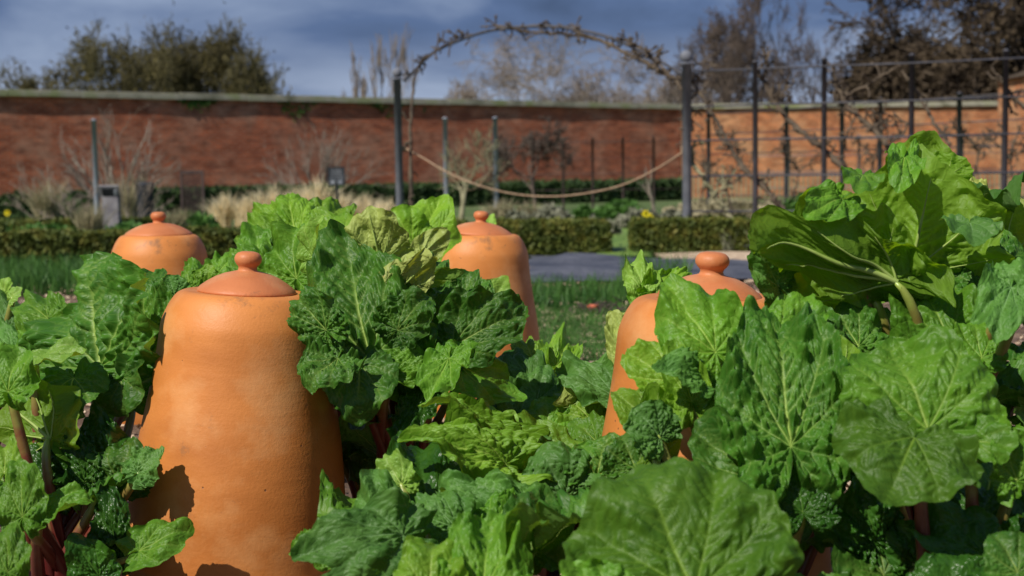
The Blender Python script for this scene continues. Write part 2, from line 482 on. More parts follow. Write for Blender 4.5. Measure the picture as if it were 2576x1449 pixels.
def brick_mat(name, cols, mortar, patch, scale=1.0):
    m, n, l, b, out = new_mat(name)
    uv = n.new('ShaderNodeUVMap'); uv.uv_map = 'UVMap'
    br = n.new('ShaderNodeTexBrick')
    br.inputs['Scale'].default_value = 1.0
    br.inputs['Brick Width'].default_value = 0.235
    br.inputs['Row Height'].default_value = 0.078
    br.inputs['Mortar Size'].default_value = 0.013
    br.inputs['Color1'].default_value = tuple(cols[0]) + (1,)
    br.inputs['Color2'].default_value = tuple(cols[1]) + (1,)
    br.inputs['Mortar'].default_value = tuple(mortar) + (1,)
    br.offset = 0.5
    l.new(uv.outputs[0], br.inputs['Vector'])
    t = n.new('ShaderNodeTexNoise'); t.inputs['Scale'].default_value = 0.9; t.inputs['Detail'].default_value = 8; t.inputs['Roughness'].default_value = 0.62
    l.new(uv.outputs[0], t.inputs['Vector'])
    r = ramp(n, [(0.46, (0, 0, 0)), (0.66, (0.75, 0.75, 0.75))])
    l.new(t.outputs['Fac'], r.inputs['Fac'])
    mx = n.new('ShaderNodeMixRGB'); mx.inputs[2].default_value = tuple(patch) + (1,)
    l.new(r.outputs['Color'], mx.inputs[0]); l.new(br.outputs['Color'], mx.inputs[1])
    t2 = n.new('ShaderNodeTexNoise'); t2.inputs['Scale'].default_value = 1.6; t2.inputs['Detail'].default_value = 7; t2.inputs['Roughness'].default_value = 0.7
    mp2 = n.new('ShaderNodeMapping'); mp2.inputs['Scale'].default_value = (1.3, 3.2, 1)
    l.new(uv.outputs[0], mp2.inputs['Vector']); l.new(mp2.outputs[0], t2.inputs['Vector'])
    r2 = ramp(n, [(0.36, (0.52, 0.46, 0.43)), (0.50, (0.9, 0.9, 0.9)), (0.66, (1.25, 1.2, 1.15))])
    l.new(t2.outputs['Fac'], r2.inputs['Fac'])
    m2 = n.new('ShaderNodeMixRGB'); m2.blend_type = 'MULTIPLY'; m2.inputs[0].default_value = 1.0
    l.new(mx.outputs[0], m2.inputs[1]); l.new(r2.outputs['Color'], m2.inputs[2])
    l.new(m2.outputs[0], b.inputs['Base Color'])
    b.inputs['Roughness'].default_value = 0.9
    bp = n.new('ShaderNodeBump'); bp.inputs['Strength'].default_value = 0.6; bp.inputs['Distance'].default_value = 0.02
    l.new(t2.outputs['Fac'], bp.inputs['Height']); l.new(bp.outputs['Normal'], b.inputs['Normal'])
    return m
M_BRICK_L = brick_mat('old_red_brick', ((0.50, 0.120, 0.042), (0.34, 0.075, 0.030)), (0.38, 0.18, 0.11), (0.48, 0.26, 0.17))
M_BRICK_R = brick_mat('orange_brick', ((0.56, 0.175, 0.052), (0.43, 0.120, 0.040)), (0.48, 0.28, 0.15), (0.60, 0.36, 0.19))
M_COPING = noisy('stone_coping', (0.17, 0.17, 0.11), (0.38, 0.36, 0.28), 1.3, 0.9, c3=(0.26, 0.29, 0.13))
M_IRON = noisy('grey_iron', (0.13, 0.14, 0.165), (0.19, 0.20, 0.23), 6, 0.9, 0.15, 0.002)
M_IRON_PALE = noisy('pale_grey_iron', (0.26, 0.29, 0.36), (0.36, 0.39, 0.45), 6, 0.8, 0.15, 0.002)
M_IRON_DARK = noisy('dark_grey_iron', (0.045, 0.045, 0.055), (0.08, 0.08, 0.095), 6, 0.5, 0.15, 0.002)
M_ROPE = noisy('rope', (0.34, 0.22, 0.14), (0.46, 0.32, 0.21), 30, 0.9, 0.5, 0.01)
M_BARK = noisy('bark', (0.060, 0.045, 0.034), (0.15, 0.115, 0.080), 9, 0.9, 0.5, 0.01)
M_BARK_GREEN = noisy('lichened_bark', (0.17, 0.16, 0.09), (0.30, 0.28, 0.17), 7, 0.9, 0.4, 0.01)
M_SPUR = noisy('spur_bark', (0.10, 0.065, 0.055), (0.19, 0.13, 0.10), 20, 0.9, 0.3, 0.01)
M_TWIG = noisy('twig_brown', (0.075, 0.055, 0.045), (0.13, 0.10, 0.08), 3, 0.9, 0)
M_TWIG_PALE = noisy('twig_pale', (0.20, 0.16, 0.13), (0.31, 0.26, 0.21), 3, 0.9, 0)
M_TWIG_OLIVE = noisy('twig_olive', (0.070, 0.062, 0.030), (0.14, 0.125, 0.055), 0.4, 0.9, 0)
M_TWIG_DARK = noisy('twig_dark', (0.042, 0.032, 0.024), (0.075, 0.055, 0.038), 0.6, 0.9, 0)
M_OLIVE_LEAF = noisy('olive_buds', (0.060, 0.050, 0.018), (0.13, 0.11, 0.034), 0.5, 0.8, 0, leafy=0.2)
M_BROWN_LEAF = noisy('brown_winter_leaf', (0.048, 0.033, 0.020), (0.085, 0.060, 0.034), 0.7, 0.8, 0)
M_HEDGE = noisy('hedge_leaf', (0.045, 0.070, 0.012), (0.11, 0.14, 0.025), 9, 0.6, 0, c3=(0.20, 0.19, 0.035), leafy=0.15)
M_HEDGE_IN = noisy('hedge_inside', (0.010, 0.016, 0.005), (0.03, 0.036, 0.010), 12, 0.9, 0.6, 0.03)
M_FARHEDGE = noisy('far_hedge_leaf', (0.022, 0.050, 0.014), (0.050, 0.090, 0.024), 4, 0.7, 0)
M_GRASS = noisy('onion_green', (0.035, 0.115, 0.022), (0.085, 0.20, 0.035), 6, 0.5, 0, leafy=0.25)
M_GRASS2 = noisy('short_grass', (0.12, 0.22, 0.035), (0.24, 0.36, 0.07), 5, 0.6, 0, leafy=0.2)
M_STRAW = noisy('straw', (0.78, 0.64, 0.38), (0.90, 0.80, 0.56), 4, 0.7, 0, leafy=0.35)
M_STRAW_DULL = noisy('straw_dull', (0.30, 0.26, 0.15), (0.42, 0.37, 0.23), 4, 0.7, 0, leafy=0.2)
M_HERB = noisy('grey_herb', (0.13, 0.14, 0.09), (0.24, 0.24, 0.17), 5, 0.8, 0)
M_GREENLEAF = noisy('bed_green', (0.045, 0.12, 0.02), (0.10, 0.22, 0.04), 5, 0.6, 0, leafy=0.2)
M_CHIPS = noisy('wood_chips', (0.26, 0.17, 0.11), (0.62, 0.48, 0.34), 7, 0.9, 0.2, 0.004, c3=(0.40, 0.27, 0.18))
M_YELLOW = noisy('yellow_petal', (0.85, 0.66, 0.01), (0.9, 0.76, 0.03), 5, 0.5, 0, leafy=0.25)
M_FABRIC = noisy('weed_fabric', (0.050, 0.056, 0.076), (0.115, 0.120, 0.145), 2.2, 0.6, 0.9, 0.05, bscale=7)
M_BLACK = noisy('black_board', (0.012, 0.014, 0.018), (0.03, 0.033, 0.04), 5, 0.6, 0.1, 0.002)
M_SLATE = noisy('grey_stone', (0.16, 0.15, 0.17), (0.28, 0.27, 0.28), 6, 0.9, 0.4, 0.01)
M_WHITE = noisy('white_mark', (0.20, 0.22, 0.26), (0.36, 0.38, 0.42), 9, 0.6, 0)
M_REDBROWN = noisy('red_clay', (0.50, 0.10, 0.05), (0.58, 0.15, 0.08), 9, 0.7, 0)
M_MESH = noisy('dark_mesh', (0.05, 0.035, 0.035), (0.085, 0.06, 0.055), 9, 0.8, 0)

# ------------------------------------------------------------------ setting: ground
def soil_mat():
    m, n, l, b, out = new_mat('garden_soil')
    tc = n.new('ShaderNodeTexCoord')
    t = n.new('ShaderNodeTexNoise'); t.inputs['Scale'].default_value = 5; t.inputs['Detail'].default_value = 9; t.inputs['Roughness'].default_value = 0.7
    l.new(tc.outputs['Object'], t.inputs['Vector'])
    r = ramp(n, [(0.3, (0.055, 0.032, 0.020)), (0.5, (0.13, 0.08, 0.05)), (0.68, (0.30, 0.20, 0.13))])
    l.new(t.outputs['Fac'], r.inputs['Fac'])
    # greener, weedier beyond nine metres
    t2 = n.new('ShaderNodeTexNoise'); t2.inputs['Scale'].default_value = 0.8; t2.inputs['Detail'].default_value = 8; t2.inputs['Roughness'].default_value = 0.7
    l.new(tc.outputs['Object'], t2.inputs['Vector'])
    r2 = ramp(n, [(0.36, (0.045, 0.085, 0.020)), (0.52, (0.085, 0.14, 0.030)), (0.66, (0.20, 0.17, 0.10))])
    l.new(t2.outputs['Fac'], r2.inputs['Fac'])
    sx = n.new('ShaderNodeSeparateXYZ'); l.new(tc.outputs['Object'], sx.inputs[0])
    mr = n.new('ShaderNodeMapRange'); mr.inputs['From Min'].default_value = 12.5; mr.inputs['From Max'].default_value = 14.5
    l.new(sx.outputs['Y'], mr.inputs['Value'])
    mx = n.new('ShaderNodeMixRGB')
    l.new(mr.outputs[0], mx.inputs[0]); l.new(r.outputs['Color'], mx.inputs[1]); l.new(r2.outputs['Color'], mx.inputs[2])
    l.new(mx.outputs[0], b.inputs['Base Color'])
    b.inputs['Roughness'].default_value = 0.95
    t3 = n.new('ShaderNodeTexNoise'); t3.inputs['Scale'].default_value = 28; t3.inputs['Detail'].default_value = 8
    l.new(tc.outputs['Object'], t3.inputs['Vector'])
    bp = n.new('ShaderNodeBump'); bp.inputs['Strength'].default_value = 0.9; bp.inputs['Distance'].default_value = 0.03
    l.new(t3.outputs['Fac'], bp.inputs['Height']); l.new(bp.outputs['Normal'], b.inputs['Normal'])
    return m
M_SOIL = soil_mat()
gx = np.concatenate([[-900, -300, -100, -40], np.arange(-12, 12.01, 0.12), [40, 100, 300, 900]])
gy = np.concatenate([[-200, -60, -10, -3], np.arange(0, 16.01, 0.12), [18, 22, 28, 36, 50, 80, 150, 400, 1200]])
X, Y = np.meshgrid(gx, gy)
near = np.clip(1 - np.abs(Y - 7) / 8.5, 0, 1) * (np.abs(X) < 12.1)
Z = (pn(X * 1.3, Y * 1.3, 5) * 0.022 + pn(X * 4.1, Y * 4.1, 6) * 0.012) * near - 0.012
nx_, ny_ = len(gx), len(gy)
ii = (np.arange(ny_ - 1)[:, None] * nx_ + np.arange(nx_ - 1)[None, :]).ravel()
gr = mesh_np('ground', np.stack([X.ravel(), Y.ravel(), Z.ravel()], 1),
             np.stack([ii, ii + 1, ii + nx_ + 1, ii + nx_], 1), M_SOIL)
tag(gr, kind='structure')

# weed fabric sheet on the bed
def patch(name, pix, mat, z, wav, seed, thick=0.006, n=26):
    """a laid sheet: quadrilateral between four picture points on the ground"""
    c = [ground(*p) for p in pix]
    c = [np.array((q.x, q.y, 0)) for q in c]
    u, v = np.meshgrid(np.linspace(0, 1, n), np.linspace(0, 1, n))
    P = (c[0] * ((1 - u) * (1 - v))[..., None] + c[1] * (u * (1 - v))[..., None] + c[2] * (u * v)[..., None] + c[3] * ((1 - u) * v)[..., None])
    edge = np.minimum(np.minimum(u, 1 - u), np.minimum(v, 1 - v)) * 6
    P[..., 0] += pn(v * 5, u * 5, seed) * 0.15
    P[..., 1] += pn(v * 5 + 9, u * 5, seed + 1) * 0.10
    P[..., 2] = z + (pn(P[..., 0] * 1.1, P[..., 1] * 1.6, seed) + 0.8) * wav * np.clip(edge, 0.05, 1)
    V = P.reshape(-1, 3)
    i = (np.arange(n - 1)[:, None] * n + np.arange(n - 1)[None, :]).ravel()
    return mesh_np(name, V, np.stack([i, i + 1, i + n + 1, i + n], 1), mat)
o = patch('ground_sheet', [(1290, 722), (1960, 712), (1930, 668), (1330, 652)], M_FABRIC, 0.035, 0.045, 3)
tag(o, 'dark grey woven weed fabric spread over the empty bed before the box hedge', 'ground sheet')
o = patch('path', [(1665, 676), (2150, 690), (2150, 640), (1640, 640)], M_CHIPS, 0.030, 0.02, 8)
tag(o, kind='structure')
o = patch('grass_path', [(1500, 656), (1640, 656), (1600, 570), (1560, 570)], M_GRASS2, 0.045, 0.02, 12)
tag(o, kind='structure')

rng = np.random.default_rng(7)
def chips(name, boxes, count, size, mat, seed=1):
    r = np.random.default_rng(seed)
    mb = MB()
    for (x0, x1, y0, y1) in boxes:
        n = count
        c = np.stack([r.uniform(x0, x1, n), r.uniform(y0, y1, n), r.uniform(0.012, 0.03, n)], 1)
        a = r.normal(size=(n, 3)); a /= np.linalg.norm(a, axis=1, keepdims=True); a[:, 2] *= 0.35
        L = r.uniform(0.4, 1.0, n)[:, None] * size
        mb.segs(c - a * L, c + a * L, L[:, 0] * 0.45, L[:, 0] * 0.3, n=4)
    return tag(mb.build(name, mat, smooth=False), kind='stuff')
tag(chips('wood_chips', [(-4, 4, 2, 6), (-4, 4, 6, 12), (-.5, 1.5, 6, 9)], 5200, 0.026, M_CHIPS), 'pale wood chips scattered over the brown soil', 'wood chips')

def blades(name, pts, h, w, mat, lean=0.25, seed=3, label=None, cat=None, parent=None, segn=4):
    """curved grass blades at base points"""
    r = np.random.default_rng(seed)
    pts = np.asarray(pts, float); n = len(pts)
    H = h * r.uniform(0.55, 1.15, n); W = w * r.uniform(0.6, 1.3, n)
    a = r.uniform(0, 2 * math.pi, n)
    D = np.stack([np.cos(a), np.sin(a), np.zeros(n)], 1)
    b = r.uniform(0, 2 * math.pi, n)
    S = np.stack([np.cos(b), np.sin(b), np.zeros(n)], 1)
    ln = lean * r.uniform(0.1, 1.6, n)
    rows = []
    for k in range(segn + 1):
        t = k / segn
        c = pts + D * (ln * H * t ** 2)[:, None] + np.array([0, 0, 1.0]) * (H * (t - 0.25 * ln * t * t))[:, None]
        ww = (W * (1 - t) ** 0.6)[:, None]
        rows.append(c - S * ww); rows.append(c + S * ww)
    V = np.stack(rows, 1).reshape(-1, 3)
    m = 2 * (segn + 1)
    base = np.arange(n)[:, None] * m
    F = np.concatenate([base + np.array([[2 * k, 2 * k + 1, 2 * k + 3, 2 * k + 2]]) for k in range(segn)], 0)
    o = mesh_np(name, V, F, mat, parent)
    if label: tag(o, label, cat)
    return o

def scatter_px(n, x0, x1, y0, y1, seed, rows=0, jit=0.05):
    """points on the ground inside a picture window, denser far away like the ground itself"""
    r = np.random.default_rng(seed)
    a = ground(x0, y1); b = ground(x1, y1); c = ground(x0, y0); d = ground(x1, y0)
    out = []
    ynear, yfar = a.y, c.y
    for _ in range(n):
        t = r.uniform()
        if rows:
            t = (r.integers(rows) + 0.5) / rows + r.normal() * jit
        y = ynear + (yfar - ynear) * t
        xl = a.x + (c.x - a.x) * t; xr = b.x + (d.x - b.x) * t
        out.append((r.uniform(xl, xr), y, 0.0))
    return np.array(out)

o = blades('onion_rows', scatter_px(2600, -30, 300, 690, 750, 11, rows=4), 0.22, 0.0045, M_GRASS, 0.35, 4)
tag(o, 'rows of fine green onion tops left behind the forcers', 'onion crop', kind='stuff')
o = blades('onion_rows', scatter_px(1500, 1335, 1640, 742, 800, 12, rows=3), 0.17, 0.0045, M_GRASS, 0.35, 5)
tag(o, 'rows of fine green onion tops in front of the dark fabric sheet', 'onion crop', kind='stuff')
o = blades('onion_rows', scatter_px(260, 1560, 1740, 700, 740, 15, rows=2), 0.26, 0.0045, M_GRASS, 0.3, 6)
tag(o, 'sparse green onion tops beside the lidded forcer at the right', 'onion crop', kind='stuff')
o = blades('chive_tuft', scatter_px(6500, 1330, 1620, 795, 930, 13), 0.10, 0.0028, M_GREENLEAF, 1.6, 7)
tag(o, 'low tangled chive grass lying over pale chips', 'chives', kind='stuff')
# small red clay marker on the soil
mb = MB(); g0 = ground(1492, 800)
mb.lathe([(0.0, 0.0), (0.024, 0.0), (0.030, 0.05), (0.033, 0.052), (0.033, 0.066), (0.026, 0.066), (0.0, 0.064)], (g0.x, g0.y, 0.01), 16)
o = mb.build('clay_cap', M_REDBROWN); tag(o, 'tiny red clay cap lying on the chips behind the right leaves', 'clay cap')
# heap of dead stalks by it
mb = MB(); r_ = np.random.default_rng(5); g0 = ground(1515, 798)
A = np.stack([g0.x + r_.normal(0, .09, 160), g0.y + r_.normal(0, .12, 160), r_.uniform(0.01, 0.07, 160)], 1)
B = A + r_.normal(0, .05, (160, 3)) * np.array([1, 1, .5]); mb.segs(A, B, np.full(160, .006), np.full(160, .003))
tag(mb.build('dead_stalk_heap', M_TWIG), 'small heap of dead brown stalks on the soil', 'dead stalks')

# ------------------------------------------------------------------ walls
def wall(name, pa, pb, h, th, mat, label, inward=0.0):
    """brick wall from pa to pb with stone coping"""
    pa = Vector(pa); pb = Vector(pb)
    d = (pb - pa); L = d.length; d.normalize()
    nrm = Vector((d.y, -d.x, 0))
    root = empty(name, pa, label, 'wall')
    n = max(2, int(L / 1.0))
    V = []; UV = []
    for k in range(n + 1):
        s = L * k / n
        p = pa + d * s
        off = nrm * (0.01 * math.sin(k * 1.7))
        for (o_, z, v_) in ((nrm * (th / 2) + off, -0.1, 0), (nrm * (th / 2) + off, h, h + 0.1), (-nrm * (th / 2) + off, h, h + th), (-nrm * (th / 2) + off, -0.1, 2 * h)):
            q = p + o_; V.append((q.x, q.y, z)); UV.append((s, v_))
    F = []
    for k in range(n):
        for j in range(3):
            a = k * 4 + j
            F.append((a, a + 4, a + 5, a + 1))
    F.append((0, 1, 2, 3)); F.append((n * 4, n * 4 + 3, n * 4 + 2, n * 4 + 1))
    mesh_np('brickwork', V, np.array(F), mat, root, smooth=False, uv=UV)
    mb = MB()
    r = random.Random(4)
    s = 0.0
    while s < L - 0.05:
        w = min(0.9 * r.uniform(0.85, 1.1), L - s)
        c = pa + d * (s + w / 2)
        ang = math.atan2(d.y, d.x)
        dz = r.uniform(-0.008, 0.008)
        mb.box((c.x, c.y, h + 0.06 + dz), (w - 0.012, th + 0.20, 0.115), ang)
        mb.box((c.x, c.y, h + 0.14 + dz), (w - 0.02, th + 0.02, 0.05), ang)
        s += w
    mb.build('coping', M_COPING, root, smooth=False)
    return root

WH = 2.86
pL = at_x(-160, 33.4); pC = at_x(1690, 46.3); pR = at_x(2576, 47.8); pR2 = at_x(2900, 48.0)
pC = Vector((pC.x, pC.y, 0)); pL = Vector((pL.x, pL.y, 0)); pR2 = Vector((pR2.x, pR2.y, 0))
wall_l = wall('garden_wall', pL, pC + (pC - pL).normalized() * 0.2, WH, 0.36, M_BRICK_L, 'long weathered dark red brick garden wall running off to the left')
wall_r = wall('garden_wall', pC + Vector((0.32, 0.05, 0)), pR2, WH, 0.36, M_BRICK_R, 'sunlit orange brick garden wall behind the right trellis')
# ivy drips under the coping of the left wall
r = np.random.default_rng(21)
for k, (px, wd, hh) in enumerate([(490, 60, 0.30), (740, 70, 0.55), (960, 90, 0.35)]):
    t = (px + 160) / 1850.0
    best = None
    for s in np.linspace(0, 1, 400):
        q = pL.lerp(pC, float(s)); cpt = CM.inverted() @ Vector((q.x, q.y, WH))
        X_ = 1288 + cpt.x / -cpt.z * FPX
        if best is None or abs(X_ - px) < best[0]: best = (abs(X_ - px), float(s))
    c = pL.lerp(pC, best[1]); d = (pC - pL).normalized(); nrm = Vector((d.y, -d.x, 0))
    n = 110
    u = r.normal(0, 0.3, n) * wd / 60; z = WH - np.abs(r.normal(0, 0.5, n)) * hh * (0.5 + 0.5 * np.cos(u * 4))
    C = np.array(c)[None, :] + np.array(d)[None, :] * u[:, None] + np.array(nrm)[None, :] * r.uniform(0.185, 0.215, n)[:, None]
    C[:, 2] = z
    U = r.normal(size=(n, 3)) * 0.03; V_ = r.normal(size=(n, 3)) * 0.03
    mb = MB(); mb.quads(C, U, V_)
    tag(mb.build('ivy_tuft', M_GREENLEAF, smooth=False), ['small ivy tuft under the wall coping above the fan shrub', 'hanging ivy tuft under the wall coping above the black sign', 'thin ivy tuft under the coping just left of the arch post'][k], 'ivy', 'ivy tufts under the wall coping', kind='stuff')

# brick house end at the right edge
hp = at_x(2672, 40); root = empty('brick_house', (hp.x, hp.y, 0), 'orange brick house end rising beyond the trellis at the right edge', 'house')
def brickbox(name, c, size, mat, parent):
    x, y, z = [q / 2 for q in size]
    V = [(sx * x + c[0], sy * y + c[1], sz * z + c[2]) for sz in (-1, 1) for sy in (-1, 1) for sx in (-1, 1)]
    F = np.array([(0, 1, 5, 4), (2, 6, 7, 3), (0, 4, 6, 2), (1, 3, 7, 5), (4, 5, 7, 6)])
    UV = [(v[0] + v[1], v[2]) for v in V]
    return mesh_np(name, V, F, mat, parent, smooth=False, uv=UV)
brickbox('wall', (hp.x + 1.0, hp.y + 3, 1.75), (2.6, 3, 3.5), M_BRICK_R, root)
mb = MB(); V = [(hp.x - .45, hp.y + 1.3, 3.5), (hp.x + 2.45, hp.y + 1.3, 3.5), (hp.x + 2.45, hp.y + 4.7, 3.5), (hp.x - .45, hp.y + 4.7, 3.5), (hp.x + .5, hp.y + 3, 3.9), (hp.x + 1.7, hp.y + 3, 3.9)]
mb.add(V, [(0, 1, 5, 4), (2, 3, 4, 5)]); mb.add([V[0], V[4], V[3], V[1], V[2], V[5]], [(0, 1, 2), (3, 4, 5)])
mb.build('roof', M_BROWN_LEAF, root, smooth=False)

# ------------------------------------------------------------------ hedges
def hedge(pts, h, th, mat_leaf, label, n_leaf, lsz, seed, name='box_hedge', group=None):
    """clipped hedge along a list of ground points (front edge)"""
    r = np.random.default_rng(seed)
    pts = [Vector((p[0], p[1], 0)) for p in pts]
    root = empty(name, pts[0], label, 'hedge', group)
    mb = MB(); ml = MB()
    for a, b in zip(pts[:-1], pts[1:]):
        d = b - a; L = d.length; d.normalize(); nrm = Vector((-d.y, d.x, 0))
        c = (a + b) / 2 + nrm * th / 2
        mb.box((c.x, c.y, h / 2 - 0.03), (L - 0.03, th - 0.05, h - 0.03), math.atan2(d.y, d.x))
        n = int(n_leaf)
        # sample front, back, top, ends
        areas = np.array([L * h, L * h * 0.25, L * th, th * h, th * h]); areas /= areas.sum()
        kind = r.choice(5, n, p=areas)
        u = r.uniform(0, L, n); v = r.uniform(0, th, n); z = r.uniform(0.0, h, n)
        bump = pn(u * 3.1, z * 5 + v * 5, seed) * 0.03 + pn(u * 1.1, z * 2 + v * 2, seed + 3) * 0.035 + r.normal(0, 0.012, n)
        v = np.where(kind == 0, -bump, v); v = np.where(kind == 1, th + bump, v)
        z = np.where(kind == 2, h + bump, z)
        u = np.where(kind == 3, -bump, u); u = np.where(kind == 4, L + bump, u)
        C = np.array(a)[None] + np.array(d)[None] * u[:, None] + np.array(nrm)[None] * v[:, None]
        C[:, 2] = z
        U = r.normal(size=(n, 3)) * lsz; V_ = r.normal(size=(n, 3)) * lsz
        ml.quads(C, U, V_)
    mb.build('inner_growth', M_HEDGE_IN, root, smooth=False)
    ml.build('foliage', mat_leaf, root, smooth=False)
    return root
def gp(px, py): 
    q = ground(px, py); return (q.x, q.y)
hedge([gp(-60, 690), gp(1180, 658)], 0.33, 0.42, M_HEDGE, 'long clipped box hedge behind the left forcer', 60000, 0.0085, 1, group='clipped box hedges')
hedge([gp(1215, 652), gp(1528, 648)], 0.33, 0.55, M_HEDGE, 'clipped box hedge block right of the back forcer, ending at the grass gap', 26000, 0.0085, 2, group='clipped box hedges')
hedge([gp(1597, 646), gp(1890, 642)], 0.34, 0.45, M_HEDGE, 'clipped box hedge block behind the thick arch post', 26000, 0.0085, 3, group='clipped box hedges')
hedge([gp(-60, 600), gp(420, 592)], 0.22, 0.5, M_HEDGE, 'low dark hedge edging at far left beyond the long hedge', 8000, 0.018, 4, group='clipped box hedges')
# far hedge along the wall
def along_wall(px, off):
    best = None
    for s in np.linspace(-0.1, 1, 500):
        q = pL.lerp(pC, float(s)); c_ = CM.inverted() @ Vector((q.x, q.y, 0))
        X_ = 1288 + c_.x / -c_.z * FPX
        if best is None or abs(X_ - px) < best[0]: best = (abs(X_ - px), q)
    d = (pC - pL).normalized(); return best[1] + Vector((d.y, -d.x, 0)) * off
q1 = along_wall(300, 3.0); q2 = along_wall(980, 3.0); q3 = along_wall(1000, 3.0); q4 = along_wall(1560, 3.0)
hedge([q1, q2], 0.55, 0.9, M_FARHEDGE, 'dark far hedge at the foot of the red wall left of the arch', 9000, 0.035, 5, group='far hedges under the wall')
hedge([q3, q4], 0.55, 0.9, M_FARHEDGE, 'dark far hedge at the foot of the red wall seen through the arch', 9000, 0.035, 6, group='far hedges under the wall')
# rounded shrubs and herb mounds: balls of leaves
def mound(px, d, w, h, mat, label, seed, name='round_shrub', cat='shrub', n=2600, sz=0.03, group=None, z0=0.0):
    r = np.random.default_rng(seed)
    p = at_x(px, d)
    a = r.normal(size=(n, 3)); a /= np.linalg.norm(a, axis=1, keepdims=True); a[:, 2] = np.abs(a[:, 2])
    rad = 1 - np.abs(r.normal(0, 0.16, n)); rad *= 1 + 0.22 * pn(a[:, 0] * 3 + seed, a[:, 1] * 3 + a[:, 2] * 2, seed)
    C = a * rad[:, None] * np.array([w / 2, w / 2 * 0.8, h]) + np.array([p.x, p.y, z0])
    mb = MB(); mb.quads(C, r.normal(size=(n, 3)) * sz, r.normal(size=(n, 3)) * sz)
    return tag(mb.build(name, mat, smooth=False), label, cat, group)
mound(38, 30.5, 0.95, 0.58, M_FARHEDGE, 'rounded dark clipped shrub at far left under the wall', 1, group='rounded clipped shrubs')
mound(190, 30.5, 0.95, 0.58, M_FARHEDGE, 'rounded dark clipped shrub left of the thin grey pole', 2, group='rounded clipped shrubs')
for k, (px, d, w, h, mt, lb) in enumerate([
    (1300, 20.5, 0.5, 0.25, M_HERB, 'grey dormant herb mound beyond the hedge left of the sagging rope middle'),
    (1390, 21, 0.62, 0.33, M_HERB, 'grey twiggy herb mound beyond the hedge below the sagging rope'),
    (1470, 22, 0.35, 0.30, M_GREENLEAF, 'small bright green bush between grey herb mounds'),
    (1500, 18, 0.6, 0.22, M_HERB, 'low grey brown herb mound just behind the hedge gap'),
    (1610, 20, 0.7, 0.27, M_HERB, 'wide grey lavender mound behind the yellow flower'),
    (1690, 19, 0.5, 0.27, M_HERB, 'grey lavender mound against the thick arch post'),
    (1560, 26, 0.9, 0.30, M_GREENLEAF, 'green border plants under the wall in the arch'),
    (1790, 15.6, 0.5, 0.26, M_GREENLEAF, 'low green bush behind the trellis foot'),
    (2030, 15.2, 0.8, 0.55, M_GREENLEAF, 'leafy green bush behind the right trellis'),
    (1830, 24, 2.2, 0.35, M_STRAW_DULL, 'straw coloured border growth behind the trellis'),
    (480, 23, 0.9, 0.25, M_GREENLEAF, 'low green border plants beyond the hedge at the left'),
    (330, 19, 0.8, 0.20, M_GREENLEAF, 'low leafy clump in front of the stone lectern'),
    (120, 20, 1.0, 0.18, M_GREENLEAF, 'low green clump at far left beyond the hedge'),
]):
    mound(px, d, w, h, mt, lb, 30 + k, 'border_plant', 'plant', 1500, 0.028, 'border plants beyond the hedge')
def tuft(px, d, w, h, mat, label, seed, n=420, lean=0.5, name='dried_grass_clump'):
    r = np.random.default_rng(seed); p = at_x(px, d)
    a = r.uniform(0, 2 * math.pi, n); q = np.sqrt(r.uniform(0, 1, n)) * w / 2
    pts = np.stack([p.x + np.cos(a) * q, p.y + np.sin(a) * q, np.zeros(n)], 1)
    o = blades(name, pts, h * 1.18, 0.0095 * d / 20, mat, lean, seed)
    return tag(o, label, 'dried grass', 'dried ornamental grasses')
for k, (px, d, w, h, mt, lb) in enumerate([
    (560, 24, 0.30, 0.50, M_STRAW, 'cream dried grass clump furthest left of the pale row behind the hedge'),
    (615, 24, 0.32, 0.45, M_STRAW, 'cream dried grass clump second in the pale row'),
    (672, 24, 0.40, 0.62, M_STRAW, 'tall cream dried grass clump directly above the rhubarb left top'),
    (735, 24.5, 0.40, 0.55, M_STRAW, 'cream dried grass clump left of the black sign'),
    (790, 24, 0.40, 0.72, M_STRAW, 'tallest cream dried grass clump beside the black sign'),
    (850, 24, 0.30, 0.50, M_STRAW, 'cream dried grass clump right below the black sign'),
    (910, 24.5, 0.40, 0.45, M_STRAW, 'cream dried grass clump between black sign and arch'),
    (965, 24, 0.35, 0.40, M_STRAW, 'low cream dried grass clump just left of the arch post'),
    (1255, 22, 0.40, 0.40, M_STRAW_DULL, 'dull straw grass clump at the foot of the second slim pole'),
    (1315, 22, 0.35, 0.36, M_STRAW_DULL, 'dull straw grass clump right of the second slim pole'),
    (1365, 22.5, 0.30, 0.32, M_STRAW_DULL, 'small straw grass clump under the rope'),
    (230, 20, 0.35, 0.45, M_STRAW_DULL, 'leaning pale grass clump at the foot of the left pole'),
    (120, 27, 0.40, 0.75, M_STRAW_DULL, 'brownish upright grass clump at the far left before the wall'),
    (320, 27, 0.40, 0.80, M_STRAW_DULL, 'tall dull grass clump behind the stone lectern'),
    (440, 21, 0.3, 0.35, M_STRAW_DULL, 'short dull grass clump behind the left forcer'),
]):
    tuft(px, d, w, h, mt, lb, 60 + k, n=300)

